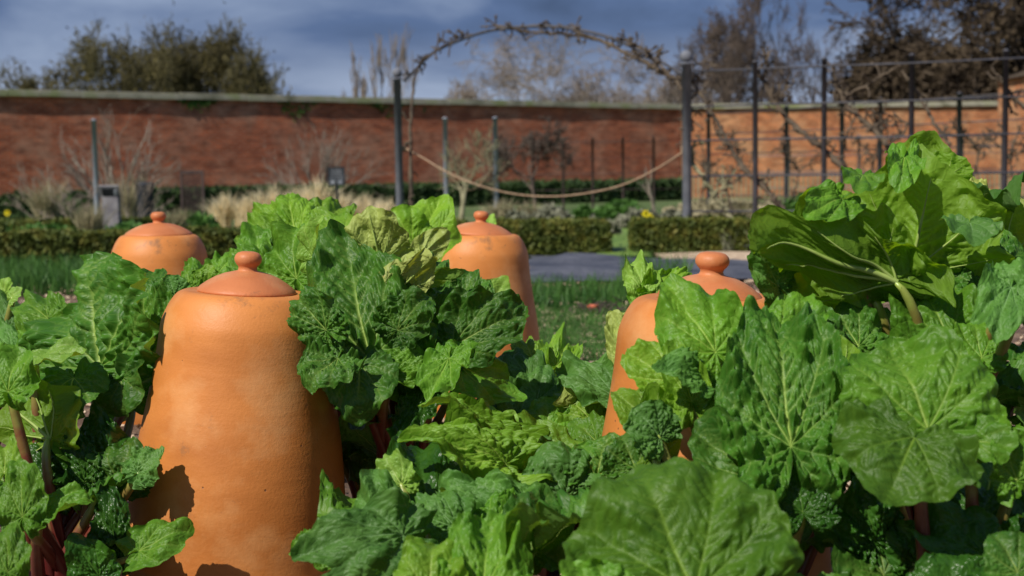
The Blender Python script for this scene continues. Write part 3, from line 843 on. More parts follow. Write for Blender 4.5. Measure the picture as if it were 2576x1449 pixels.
# yellow daffodils and orange flower
def flower(px, py, d, label, r0=0.028):
    p = at(px, py, d); root = empty('daffodil', (p.x, p.y, 0), label, 'flower', 'flowers in the border')
    mb = MB(); mb.tube([(p.x + .01, p.y, 0), (p.x, p.y, p.z * .6), (p.x, p.y, p.z)], 0.004, 5); mb.build('stem', M_GRASS, root)
    mb = MB()
    for k in range(6):
        a = k * math.pi / 3; dx, dz = math.cos(a), math.sin(a)
        c = Vector((p.x, p.y, p.z)); U = Vector((dx, -0.15, dz)) * r0 * 1.7; V = Vector((-dz, 0, dx)) * r0 * 0.6
        mb.add([c, c + U * .5 + V, c + U, c + U * .5 - V], [(0, 1, 2, 3)])
    mb.lathe([(0.0, 0), (r0 * .5, 0.004), (r0 * .55, r0)], (p.x, p.y - .005, p.z), 10)
    mb.build('petals', M_YELLOW, root)
    blades('leaves', np.array([[p.x + .02, p.y, 0], [p.x - .02, p.y, 0], [p.x, p.y + .02, 0]] * 3), p.z * .9, .008, M_GRASS, .3, 3, parent=root)
flower(1624, 538, 15.2, 'bright yellow daffodil head above the hedge left of the thick arch post', 0.03)
flower(1634, 546, 15.3, 'lower yellow daffodil head just behind the bright one', 0.028)
flower(18, 536, 20, 'tiny orange yellow flower at far left beyond the hedge', 0.03)
mb = None
for k, (px, py) in enumerate([(1800, 640), (1812, 640), (1830, 646)]):
    g0 = ground(px, py)
    tag(blades('bulb_shoots', np.array([[g0.x + dx, g0.y, 0.03] for dx in np.linspace(-.05, .05, 14)]), 0.26, 0.008, M_HERB if k else M_GREENLEAF, 0.5, 40 + k),
        ['grey green bulb shoots by the trellis foot, left tuft', 'grey green bulb shoots by the trellis foot, middle tuft', 'grey green bulb shoots by the trellis foot, right tuft'][k], 'bulb shoots', 'bulb shoots by the trellis')

# ------------------------------------------------------------------ arch, trellises, poles, rope
def post(parent, x, y, h, rad, mat, ball=True, name='post'):
    mb = MB()
    prof = [(rad, -0.02), (rad, h)]
    if ball:
        prof += [(rad * 1.25, h), (rad * 1.25, h + .015), (rad * .7, h + .02)]
        br = rad * 1.35
        for k in range(9):
            a = -math.pi / 2 + 0.45 + (math.pi - 0.45) * k / 8
            prof.append((max(0.001, br * math.cos(a)), h + .02 + br * .9 + br * math.sin(a)))
    else:
        prof += [(rad * 1.15, h), (rad * 1.15, h + .012), (0.001, h + .03)]
    mb.lathe(prof, (x, y, 0), 20)
    return mb.build(name, mat, parent)
pa = at_x(1008, 15.7); pb = at_x(1729, 14.1)
arch = empty('garden_arch', (pa.x, pa.y, 0), 'tall grey iron arch with ball topped posts spanning the path', 'garden arch')
post(arch, pa.x, pa.y, 1.87, 0.042, M_IRON)
post(arch, pb.x, pb.y, 1.87, 0.046, M_IRON)
arc_px = [(1016, 205, 15.7), (1050, 170, 15.6), (1090, 132, 15.5), (1150, 104, 15.3), (1220, 80, 15.1), (1290, 69, 15.0), (1370, 66, 14.9), (1440, 72, 14.8), (1520, 90, 14.6), (1590, 118, 14.4), (1650, 148, 14.3), (1722, 190, 14.1)]
def smooth_path(P, n=8):
    P = [Vector(p) for p in P]; out = []
    for i in range(len(P) - 1):
        p0 = P[max(i - 1, 0)]; p1 = P[i]; p2 = P[i + 1]; p3 = P[min(i + 2, len(P) - 1)]
        for k in range(n):
            t = k / n
            out.append(0.5 * ((2 * p1) + (p2 - p0) * t + (2 * p0 - 5 * p1 + 4 * p2 - p3) * t * t + (3 * p1 - p0 - 3 * p2 + p3) * t ** 3))
    out.append(P[-1]); return out
ap = smooth_path([at(*q) for q in arc_px], 5)
# keep the hoop in the vertical plane of the two posts
dd = Vector((pb.x - pa.x, pb.y - pa.y, 0)).normalized()
mb = MB(); mb.tube(ap, 0.016, 8); mb.build('hoop', M_IRON_DARK, arch)

rope_px = [(1018, 372, 15.65), (1060, 395, 15.5), (1130, 436, 15.3), (1210, 468, 15.1), (1300, 489, 15.0), (1400, 494, 14.8), (1500, 482, 14.6), (1580, 460, 14.4), (1660, 420, 14.25), (1726, 377, 14.05)]
mb = MB(); mb.tube(smooth_path([at(*q) for q in rope_px], 6), 0.009, 6)
for (x, y, d) in ((1010, 374, 15.7), (1728, 375, 14.1)):
    p = at(x, y, d)
    for dz in (-.02, 0, .02):
        a = np.linspace(0, 2 * math.pi, 17); mb.tube([(p.x + .055 * math.cos(t), p.y + .055 * math.sin(t), p.z + dz) for t in a], 0.011, 5)
tag(mb.build('rope', M_ROPE), 'brown rope sagging across the arch opening between its posts', 'rope')

def rect_post(parent, px, d, h, rad, mat, name='post'):
    p = at_x(px, d); return post(parent, p.x, p.y, h, rad, mat, ball=False, name=name)
# slim poles
for (px, d, h, lb) in [(246, 23.5, 1.80, 'slim grey pole standing alone before the red wall at the left'),
                       (1124, 24.8, 1.80, 'slim blue grey pole seen left through the arch'),
                       (1249, 24.6, 1.79, 'slim blue grey pole seen through the arch, nearer its middle')]:
    p = at_x(px, d)
    o = post(None, p.x, p.y, h, 0.042, M_IRON_PALE, ball=False, name='iron_pole')
    tag(o, lb, 'pole', 'slim iron poles')
mb = MB()
mb.tube(smooth_path([at(1124, 425, 24.75), at(1150, 462, 24.7), at(1185, 478, 24.7), at(1215, 455, 24.65), at(1249, 412, 24.55)], 6), 0.014, 5)
tag(mb.build('rope', M_ROPE), 'thin rope hung between the two slim poles behind the arch', 'rope')

# trellis panels
def trellis(name, stations, heights, rad, rail, mat, label, h_post, extra=None, group=None):
    P = [at_x(px, d) for px, d in stations]
    root = empty(name, (P[0].x, P[0].y, 0), label, 'trellis', group)
    for p in P:
        post(root, p.x, p.y, h_post, rad, mat, ball=False)
    for z in heights:
        mb = MB()
        a = Vector((P[0].x, P[0].y, z)); b = Vector((P[-1].x, P[-1].y, z))
        a2 = a if not extra else Vector((extra.x, extra.y, z))
        mb.tube([a2, a, (a + b) / 2 + Vector((0, 0, -.008)), b], rail, 6)
        mb.build('rail', mat, root)
    return root
def dl(px): return 14.1 + (12.9 - 14.1) * (px - 1725) / (2576 - 1725)
trellis('iron_trellis', [(px, dl(px)) for px in (1900, 2072, 2290, 2524, 2760)], (1.80, 1.456, 1.125, 0.775, 0.43, 0.09), 0.026, 0.010, M_IRON_DARK,
        'nearest dark iron fruit trellis running right from the thick arch post', 1.86, extra=Vector((pb.x + .03, pb.y, 0)), group='iron fruit trellises')
trellis('iron_trellis', [(1783, 24), (1978, 22.1), (2117, 20.6), (2212, 20.0), (2410, 19.0), (2620, 18.2)], (1.78, 1.44, 1.11, 0.77, 0.43), 0.034, 0.010, M_IRON_DARK,
        'second iron fruit trellis further back behind the right one', 1.80, group='iron fruit trellises')
trellis('iron_trellis', [(px, 33 - (px - 1340) * 0.001) for px in (1343, 1418, 1492, 1568, 1645, 1720)], (1.55, 1.18, 0.82, 0.45), 0.028, 0.009, M_MESH,
        'far iron fruit trellis before the wall seen through the arch', 1.62, group='iron fruit trellises')
trellis('iron_trellis', [(px, 31) for px in (1900, 1985, 2070, 2160, 2240, 2330, 2420, 2520)], (1.5, 1.15, 0.8, 0.45), 0.026, 0.010, M_IRON,
        'faint far iron trellis close to the sunlit orange wall', 1.55, group='iron fruit trellises')
# palings of a low fence at the foot of the far right wall
mb = MB(); 
for k in range(70):
    p = at_x(1745 + k * 12, 27)
    mb.box((p.x, p.y, 0.35 + .02 * math.sin(k * 2.3)), (0.03, 0.02, 0.75), 0.1)
tag(mb.build('paling_fence', M_STRAW_DULL, smooth=False), 'low row of thin pale palings behind the right trellis', 'fence')

# signs and boxes
def textob(name, body, size, M, mat, parent):
    cu = bpy.data.curves.new(name, 'FONT'); cu.body = body; cu.size = size; cu.align_x = 'CENTER'; cu.align_y = 'CENTER'; cu.extrude = 0.001
    o = bpy.data.objects.new(name, cu); COL.objects.link(o)
    dg = bpy.context.evaluated_depsgraph_get(); me = bpy.data.meshes.new_from_object(o.evaluated_get(dg))
    bpy.data.objects.remove(o)
    me.materials.clear(); me.materials.append(mat)
    q = bpy.data.objects.new(name, me); COL.objects.link(q); q.parent = parent; q.matrix_parent_inverse = parent.matrix_world.inverted()
    q.matrix_world = M
    return q
p = at(846, 443, 22); s = 22 / FPX
sg = empty('plant_sign', (p.x, p.y, 0), 'small black sign board with white marks on a post before the red wall', 'sign')
mb = MB(); mb.box((p.x, p.y, p.z), (44 * s, .02, 46 * s)); mb.build('board', M_BLACK, sg, smooth=False)
mb = MB(); mb.box((p.x, p.y + .025, p.z / 2), (.035, .03, p.z)); mb.build('post', M_BLACK, sg, smooth=False)
mb = MB()   # blurred rows of unreadable marks and two pale blocks
rr = random.Random(3)
for row in range(4):
    x = -15.0
    while x < 14:
        w = rr.uniform(2, 6)
        mb.box((p.x + (x + w / 2) * s, p.y - .0125, p.z + (14 - row * 7) * s), (w * s, .004, 2.2 * s)); x += w + 1.5
for dx in (-9, 9): mb.box((p.x + dx * s, p.y - .0125, p.z - 15 * s), (11 * s, .004, 8 * s))
mb.build('markings', M_WHITE, sg, smooth=False)
p = at(277, 500, 20.5); s = 20.5 / FPX
sg = empty('stone_lectern', (p.x, p.y, 0), 'grey stone lectern with a pictured panel beside the left pole', 'lectern')
mb = MB(); zt = p.z + 12 * s
mb.box((p.x, p.y + .05, zt / 2 - .02), (40 * s, .14, zt)); mb.build('pedestal', M_SLATE, sg, smooth=False)
Mr = np.array(Matrix.Rotation(math.radians(28), 3, 'X'))
mb = MB(); mb.box((p.x, p.y - .03, zt + .03), (50 * s, .03, 36 * s), M=Mr); mb.build('slab', M_SLATE, sg, smooth=False)
mb = MB(); mb.box((p.x - 2 * s, p.y - .05, zt + .025), (30 * s, .012, 22 * s), M=Mr); mb.build('panel', M_BLACK, sg, smooth=False)
mb = MB(); mb.box((p.x + 16 * s, p.y - .052, zt + .02), (7 * s, .016, 13 * s), M=Mr); mb.build('picture', M_WHITE, sg, smooth=False)
p = at(366, 488, 26); s = 26 / FPX
sg = empty('compost_bin', (p.x, p.y, 0), 'small black bin standing by the far hedge', 'bin')
mb = MB(); mb.lathe([(20 * s, 0), (21 * s, p.z), (22.5 * s, p.z + 20 * s), (22.5 * s, p.z + 22 * s)], (p.x, p.y, 0), 14); mb.build('body', M_BLACK, sg)
mb = MB(); mb.lathe([(24 * s, p.z + 22 * s), (24 * s, p.z + 25 * s), (14 * s, p.z + 30 * s), (0.001, p.z + 31 * s)], (p.x, p.y, 0), 14); mb.build('lid', M_BLACK, sg)
p = at(484, 480, 25); s = 25 / FPX
sg = empty('mesh_panel', (p.x, p.y, 0), 'dark wooden framed mesh panel standing behind the left forcer', 'mesh panel')
zt = p.z + 50 * s
mb = MB()
for dx in (-27, 27): mb.box((p.x + dx * s, p.y, zt / 2), (5 * s, .035, zt))
for z in (zt - .02, .08): mb.box((p.x, p.y + .001, z), (49 * s, .03, .05))
mb.build('frame', M_MESH, sg, smooth=False)
mb = MB()
for k in range(1, 30): mb.box((p.x - 24.5 * s + 49 * s * k / 30, p.y, zt / 2 + .03), (.004, .004, zt - .14))
for k in range(1, 34): mb.box((p.x, p.y + .006, .1 + (zt - .14) * k / 34), (49 * s, .004, .004))
mb.build('mesh', M_MESH, sg, smooth=False)

# ------------------------------------------------------------------ trees and shrubs
def grow(rs, p, d, length, rad, level, maxl, out, spread, up, nseg=4, kids=(3, 5), shrink=0.62, wob=0.16):
    """branch skeleton: appends (a, b, ra, rb, level)"""
    cur = np.array(p, float); dr = np.array(d, float); dr /= np.linalg.norm(dr)
    step = length / nseg
    nodes = []
    for k in range(nseg):
        dr = dr + rs.normal(0, wob, 3) + np.array([0, 0, up * 0.12]); dr /= np.linalg.norm(dr)
        nx = cur + dr * step
        ra = rad * (1 - 0.6 * k / nseg); rb = rad * (1 - 0.6 * (k + 1) / nseg)
        out.append((cur, nx, ra, rb, level)); nodes.append((nx, dr.copy(), rb)); cur = nx
    if level >= maxl: return
    nk = rs.integers(kids[0], kids[1] + 1)
    for q in range(nk):
        nd = nodes[min(nseg - 1, int(nseg * (0.35 + 0.65 * (q + rs.uniform(0, 1)) / nk)))]
        v = rs.normal(size=3); v -= v.dot(nd[1]) * nd[1]; v /= (np.linalg.norm(v) + 1e-9)
        ang = spread * rs.uniform(0.6, 1.3)
        nd_dir = nd[1] * math.cos(ang) + v * math.sin(ang)
        grow(rs, nd[0], nd_dir, length * shrink * rs.uniform(0.75, 1.2), nd[2] * 0.75, level + 1, maxl, out, spread, up, max(3, nseg - 1) if level < 2 else 3, kids, shrink, wob)

def fit_tree(out, base, top_z, halfw):
    """scale the grown skeleton so that crown top and half width match"""
    P = np.array([o_[1] for o_ in out]); b = np.array(base)
    h = np.percentile(P[:, 2], 99.5) - b[2]; w = np.percentile(np.abs(P[:, 0] - b[0]), 97)
    sz = (top_z - b[2]) / h; sx = halfw / max(w, 1e-3)
    S = np.array([sx, sx, sz])
    A = (np.array([o_[0] for o_ in out]) - b) * S + b
    B = (P - b) * S + b
    return A, B, np.array([o_[2] for o_ in out]), np.array([o_[3] for o_ in out]), np.array([o_[4] for o_ in out])

def tree(px, d, top_px, half_px, label, seed, mat_t, mat_c, maxl=5, spread=0.6, up=0.5, trunk=0.3, kids=(3, 5), leaf=None, nleaf=0, lsz=0.06, rmin=0.012, name='bare_tree', group='trees beyond the wall', lean=0, trad=0.16):
    rs = np.random.default_rng(seed)
    base = at_x(px, d); base = np.array((base.x, base.y, 0.0))
    top = at(px, top_px, d).z; halfw = half_px * d / FPX
    out = []
    grow(rs, base, (lean, 0, 1), top * trunk, trad, 0, maxl, out, spread, up, 4, kids, 0.68)
    A, B, ra, rb, lv = fit_tree(out, base, top, halfw)
    root = empty(name, base, label, 'tree', group)
    m = lv <= 1
    mb = MB(); mb.segs(A[m], B[m], np.maximum(ra[m], rmin * 2), np.maximum(rb[m], rmin * 2), 6); mb.build('trunk', mat_t, root)
    mb = MB(); q = ~m
    mb.segs(A[q], B[q], np.maximum(ra[q], rmin), np.maximum(rb[q], rmin * .7), 3)
    cr = mb.build('crown', mat_c, root)
    if leaf:
        tips = B[lv >= maxl - 1]
        pick = tips[rs.integers(0, len(tips), nleaf)] + rs.normal(0, 0.16, (nleaf, 3))
        mb = MB(); mb.quads(pick, rs.normal(size=(nleaf, 3)) * lsz, rs.normal(size=(nleaf, 3)) * lsz)
        mb.build('leaves', leaf, root, smooth=False)
    return root
G = 'trees beyond the wall'
for k, (px, d, tp, hw, lb) in enumerate([
    (60, 62, 185, 120, 'low olive budding tree at the far left above the wall'),
    (160, 61, 155, 120, 'olive budding tree second from the left above the wall'),
    (250, 60, 120, 120, 'olive budding tree stepping up beside the tallest clump'),
    (330, 58, 76, 120, 'tall olive budding tree at the left of the big crown mass'),
    (410, 59, 92, 110, 'olive budding tree filling the big crown mass left of its middle'),
    (490, 60, 74, 120, 'tall olive budding tree in the middle of the big crown mass'),
    (560, 59, 80, 110, 'olive budding tree filling the big crown mass right of its middle'),
    (615, 58, 66, 105, 'tall olive budding tree at the right of the big crown mass'),
    (520, 66, 110, 130, 'olive budding tree standing further back within the big crown mass'),
    (290, 67, 125, 130, 'olive budding tree further back at the left end of the big crown mass'),
    (690, 64, 175, 70, 'small twiggy tree tapering off right of the big crown mass')]):
    tree(px, d, tp, hw, lb, 100 + k, M_TWIG_OLIVE, M_TWIG_OLIVE, 5, 0.72, 0.45, 0.20, (4, 5), M_OLIVE_LEAF, 3000 if k < 10 else 600, 0.032, 0.016, 'budding_tree', 'olive trees above the left wall')
for k, (px, d, tp, hw, lb) in enumerate([
    (905, 66, 125, 40, 'pale slim poplar furthest left, over the wall'),
    (965, 66, 85, 60, 'pale slim poplar in the middle, over the wall'),
    (1035, 66, 72, 70, 'tallest pale poplar just behind the left arch post')]):
    tree(px, d, tp, hw, lb, 120 + k, M_TWIG_PALE, M_TWIG_PALE, 4, 0.30, 1.2, 0.30, (3, 5), None, 0, .05, 0.012, 'poplar_tree', 'poplars over the wall')
for k, (px, d, tp, hw, lb, a, b_) in enumerate([
    (1345, 70, 88, 190, 'round bare pale brown tree under the crown of the arch', M_TWIG, M_TWIG_PALE),
    (1180, 74, 205, 70, 'low thin bare tree left of centre over the wall', M_TWIG_PALE, M_TWIG_PALE),
    (1490, 72, 130, 150, 'bare tree right of the round one inside the arch', M_TWIG, M_TWIG_PALE),
    (1610, 70, 120, 150, 'bare tree behind the right shoulder of the arch', M_TWIG, M_TWIG_PALE),
    (1720, 74, 195, 90, 'low bare tree behind the thick arch post', M_TWIG_PALE, M_TWIG_PALE),
    (1895, 60, 30, 190, 'dark bare tree left of the tall one over the right wall', M_TWIG, M_TWIG),
    (2035, 58, -60, 220, 'tall dark bare tree over the right wall', M_TWIG, M_TWIG),
    (1830, 66, 110, 130, 'low bare tree between the arch and the dark bare trees', M_TWIG, M_TWIG_PALE)]):
    tree(px, d, tp, hw, lb, 140 + k, a, b_, 5, 0.9, 0.1, 0.24, (4, 6), None, 0, .05, 0.015)
for k, (px, d, tp, hw, lb) in enumerate([
    (2290, 56, -60, 190, 'large dark tree with spreading limbs over the right wall'),
    (2470, 52, -120, 220, 'largest dark tree filling the upper right corner')]):
    tree(px, d, tp, hw, lb, 160 + k, M_TWIG_DARK, M_TWIG_DARK, 5, 0.75, 0.3, 0.26, (4, 5), M_BROWN_LEAF, 4500, 0.05, 0.026, 'dark_tree', 'dark trees over the right wall')
for k, (px, d, tp, hw, lb) in enumerate([
    (2190, 53, 160, 90, 'brown leafed beech bush left over the right wall'),
    (2300, 53, 115, 120, 'brown leafed beech bush in the middle over the right wall'),
    (2430, 52, 100, 120, 'brown leafed beech bush right over the right wall'),
    (2560, 52, 90, 110, 'brown leafed beech bush at the right picture edge')]):
    p = at_x(px, d); w = hw * 2 * d / FPX * 1.1; h = at(px, tp, d).z
    r_ = np.random.default_rng(170 + k); n = 9000
    root = empty('beech_tree', (p.x, p.y, 0), lb, 'tree', 'brown beeches over the right wall')
    a = r_.normal(size=(n, 3)); a /= np.linalg.norm(a, axis=1, keepdims=True)
    rad = r_.uniform(0.2, 1, n) ** 0.5 * (1 + 0.25 * pn(a[:, 0] * 3 + k, a[:, 2] * 3, k))
    C = a * rad[:, None] * np.array([w / 2, w / 2.4, h * .5]) + np.array([p.x, p.y, h * .52])
    mb = MB(); mb.quads(C, r_.normal(size=(n, 3)) * .055, r_.normal(size=(n, 3)) * .055); mb.build('crown', M_BROWN_LEAF, root, smooth=False)
    mb = MB(); mb.tube([(p.x, p.y, 0), (p.x + .1, p.y, h * .3), (p.x, p.y, h * .6)], [.14, .11, .05], 8); mb.build('trunk', M_TWIG_DARK, root)

# fan-trained wall shrubs (bare canes rising like a fan)
def fan(px, d, top_px, half_px, label, seed, mat, canes=22, name='fan_shrub', rad=0.012, sub=3):
    rs = np.random.default_rng(seed)
    base = at_x(px, d); top = at(px, top_px, d).z; hw = half_px * d / FPX
    out = []
    for k in range(canes):
        t = (k + 0.5) / canes * 2 - 1 + rs.normal(0, .05)
        ang = t * 1.15
        L = math.hypot(hw * math.sin(ang), top * math.cos(ang)) * rs.uniform(.75, 1.05)
        grow(rs, (base.x + t * .1, base.y, 0.02), (math.sin(ang), rs.normal(0, .08), math.cos(ang) * 0.9), L * .8, rad, 0, 2, out, 0.42, 0.35, 6, (sub, sub + 2), 0.38, 0.10)
    A = np.array([o_[0] for o_ in out]); B = np.array([o_[1] for o_ in out])
    ra = np.maximum([o_[2] for o_ in out], .0055); rb = np.maximum([o_[3] for o_ in out], .004)
    lv = np.array([o_[4] for o_ in out])
    mb = MB(); mb.segs(A[lv == 0], B[lv == 0], ra[lv == 0], rb[lv == 0], 5); mb.segs(A[lv > 0], B[lv > 0], ra[lv > 0], rb[lv > 0], 3)
    mb.lathe([(.16, -.02), (.14, .05), (.06, .12), (.001, .14)], (base.x, base.y, 0), 12)
    tag(mb.build(name, mat), label, 'shrub', 'bare shrubs along the wall')
fan(290, 31, 300, 175, 'large bare fan shrub before the red wall at the left', 1, M_TWIG_PALE, 26, rad=.030)
fan(800, 37, 330, 190, 'bare brown fan shrub on the red wall behind the black sign', 2, M_TWIG_PALE, 26, rad=.024)
fan(110, 29, 405, 70, 'slender pale twiggy shrub at far left', 3, M_TWIG_PALE, 12, rad=.011)
fan(195, 21, 470, 60, 'small pale leaning shrub beside the left pole', 4, M_TWIG_PALE, 8, rad=.008)
fan(330, 24, 410, 50, 'pale upright twiggy shrub behind the stone lectern', 5, M_TWIG_PALE, 12, rad=.012)
tree(1158, 24, 325, 105, 'small green barked fruit tree between the two slim poles', 6, M_BARK_GREEN, M_BARK_GREEN, 4, 0.7, 0.4, 0.35, (3, 5), None, 0, .05, .007, 'fruit_tree', 'trained fruit trees', trad=.06)
tree(1345, 31, 300, 115, 'dark twiggy fruit tree before the wall inside the arch', 7, M_TWIG, M_TWIG, 5, 0.75, 0.3, 0.3, (4, 5), None, 0, .05, .008, 'fruit_tree', 'trained fruit trees', trad=.05)
tree(1646, 30, 400, 40, 'thin young fruit tree on the far trellis', 8, M_TWIG_PALE, M_TWIG_PALE, 2, 0.5, 0.3, 0.6, (3, 4), None, 0, .05, .007, 'fruit_tree', 'trained fruit trees', trad=.045)

# knobbly trained branches with fruiting spurs
def espalier(label, limbs, seed, mat=None, name='trained_apple_tree'):
    rs = np.random.default_rng(seed)
    p0 = at(*limbs[0][0][0])
    root = empty(name, (p0.x, p0.y, max(0.0, p0.z)), label, 'fruit tree', 'trained apple trees on the iron frames')
    for pts, r0, r1, dens in limbs:
        P = smooth_path([at(*q) for q in pts], 5)
        P = [p + Vector(rs.normal(0, .006, 3)) for p in P]
        n = len(P)
        R = np.linspace(r0, r1, n) * rs.uniform(.85, 1.25, n)
        mb = MB(); mb.tube(P, R, 8); ms = mb
        for i in range(n - 1):
            for _ in range(rs.poisson(dens)):
                t = rs.uniform(); q = P[i].lerp(P[i + 1], float(t))
                v = rs.normal(size=3) * np.array([1, .6, 1]) + np.array([0, 0, .35]); v /= np.linalg.norm(v)
                L = rs.uniform(.03, .10); q = np.array(q)
                k1 = q + v * L; v2 = v + rs.normal(0, .5, 3); v2 /= np.linalg.norm(v2); k2 = k1 + v2 * L * .8
                v3 = v + rs.normal(0, .7, 3); v3 /= np.linalg.norm(v3); k3 = k1 + v3 * L * .6
                ms.segs([q, k1, k1], [k1, k2, k3], [.010, .008, .007], [.008, .0095, .009], 5)
                ms.segs([k2, k3], [k2 + v2 * .018, k3 + v3 * .018], [.011, .010], [.002, .002], 5)
        mb.build('limb', mat or M_BARK, root)
    return root
def Z(zx, zy, dd=0): 
    px = 1699.4 + zx * .4445
    return (px, zy * .4445, dl(px) + dd)
espalier('knobbly apple branch trained along the arch hoop from the right post', [
    ([(1742, 330, 14.0), (1728, 250, 14.1), (1700, 205, 14.2), (1640, 165, 14.3), (1580, 135, 14.45), (1520, 105, 14.6), (1450, 88, 14.8), (1390, 84, 14.9), (1330, 80, 14.95), (1290, 72, 15.0), (1242, 62, 15.1)], .024, .009, 1.5),
    ([(1690, 200, 14.2), (1650, 150, 14.3), (1600, 115, 14.4), (1560, 98, 14.5)], .014, .007, 2.6),
    ([(1500, 95, 14.65), (1400, 65, 14.9), (1330, 62, 15.0)], .008, .005, .6)], 1)
espalier('thin apple branch climbing the left arch post', [
    ([(1036, 525, 15.5), (1033, 400, 15.5), (1034, 300, 15.5), (1040, 230, 15.5), (1050, 170, 15.5), (1075, 140, 15.45)], .022, .009, .25),
    ([(1070, 150, 15.45), (1110, 120, 15.4), (1150, 98, 15.3), (1190, 86, 15.2)], .008, .005, .9)], 2)
espalier('diagonal apple limb crossing behind the thick arch post', [
    ([Z(640, 1235), Z(560, 1130), Z(480, 1040), Z(370, 930), Z(330, 860), Z(260, 740), Z(190, 610), Z(120, 500), Z(60, 400)], .030, .013, .8),
    ([Z(330, 860), Z(250, 780), Z(230, 680)], .012, .007, .6),
    ([Z(100, 470), Z(150, 420), Z(160, 340)], .012, .006, 1.2)], 3)
espalier('lowest diagonal apple trunk rising from the trellis foot', [
    ([Z(470, 1400), Z(400, 1320), Z(300, 1210), Z(210, 1090), Z(140, 990), Z(95, 890), Z(110, 800)], .034, .014, .35),
    ([Z(210, 1090), Z(270, 1050), Z(300, 1000)], .010, .006, 1)], 4, M_BARK_GREEN)
espalier('long diagonal apple limb in the second trellis bay', [
    ([Z(980, 980), Z(900, 900), Z(860, 860), Z(760, 780), Z(640, 680), Z(580, 600), Z(540, 540), Z(490, 450), Z(430, 390)], .030, .013, .75),
    ([Z(560, 570), Z(620, 520), Z(640, 480)], .012, .007, 1.0),
    ([Z(490, 450), Z(520, 360), Z(500, 300)], .022, .012, 2.0)], 5)
espalier('knotted apple limb in the third trellis bay', [
    ([Z(1240, 860), Z(1180, 800), Z(1130, 740), Z(1030, 660), Z(960, 590), Z(930, 520), Z(890, 420), Z(900, 360)], .028, .013, .9),
    ([Z(950, 560), Z(1020, 510), Z(1100, 470), Z(1180, 420), Z(1270, 370)], .013, .009, .4),
    ([Z(960, 780), Z(990, 720), Z(1010, 670)], .012, .008, .3),
    ([Z(1130, 740), Z(1160, 650), Z(1220, 650)], .013, .007, 1.4)], 6)
espalier('thin apple limb in the fourth trellis bay', [
    ([Z(1560, 820), Z(1480, 720), Z(1410, 590), Z(1340, 480), Z(1280, 400)], .020, .009, .6),
    ([Z(1180, 800), Z(1270, 780), Z(1310, 690)], .012, .008, .8)], 7)
espalier('knotted apple limb near the right picture edge', [
    ([Z(2000, 620), Z(1920, 560), Z(1850, 460), Z(1790, 380)], .020, .009, .7),
    ([Z(1900, 640), Z(1890, 560), Z(1960, 500)], .012, .008, .6)], 8)
for k, (pts) in enumerate([
    [(1850, 560, 22), (1830, 470, 22), (1860, 400, 22), (1840, 330, 22)],
    [(1990, 500, 22), (2010, 430, 22), (1960, 350, 22)],
    [(2180, 480, 20), (2200, 400, 20), (2230, 340, 20), (2210, 300, 20)],
    [(2440, 470, 19), (2460, 380, 19), (2410, 320, 19)],
    [(2560, 480, 18), (2540, 400, 18), (2565, 330, 18)],
    [(1760, 520, 24), (1775, 430, 24), (1760, 340, 24)]]):
    lb = ['twiggy trained tree behind the first trellis bay', 'twiggy trained tree behind the second trellis bay', 'twiggy trained tree behind the third trellis bay', 'twiggy trained tree behind the fourth trellis bay', 'twiggy trained tree behind the last trellis post', 'twiggy trained tree just behind the thick arch post'][k]
    a, b_ = pts[0], pts[-1]
    espalier(lb, [(pts, .016, .008, 2.2), ([pts[1], (pts[1][0] + 40, pts[1][1] - 30, pts[1][2]), (pts[1][0] + 70, pts[1][1] - 80, pts[1][2])], .011, .006, 2.0), ([pts[1], (pts[1][0] - 35, pts[1][1] - 40, pts[1][2]), (pts[1][0] - 60, pts[1][1] - 60, pts[1][2])], .011, .006, 2.0)], 20 + k)

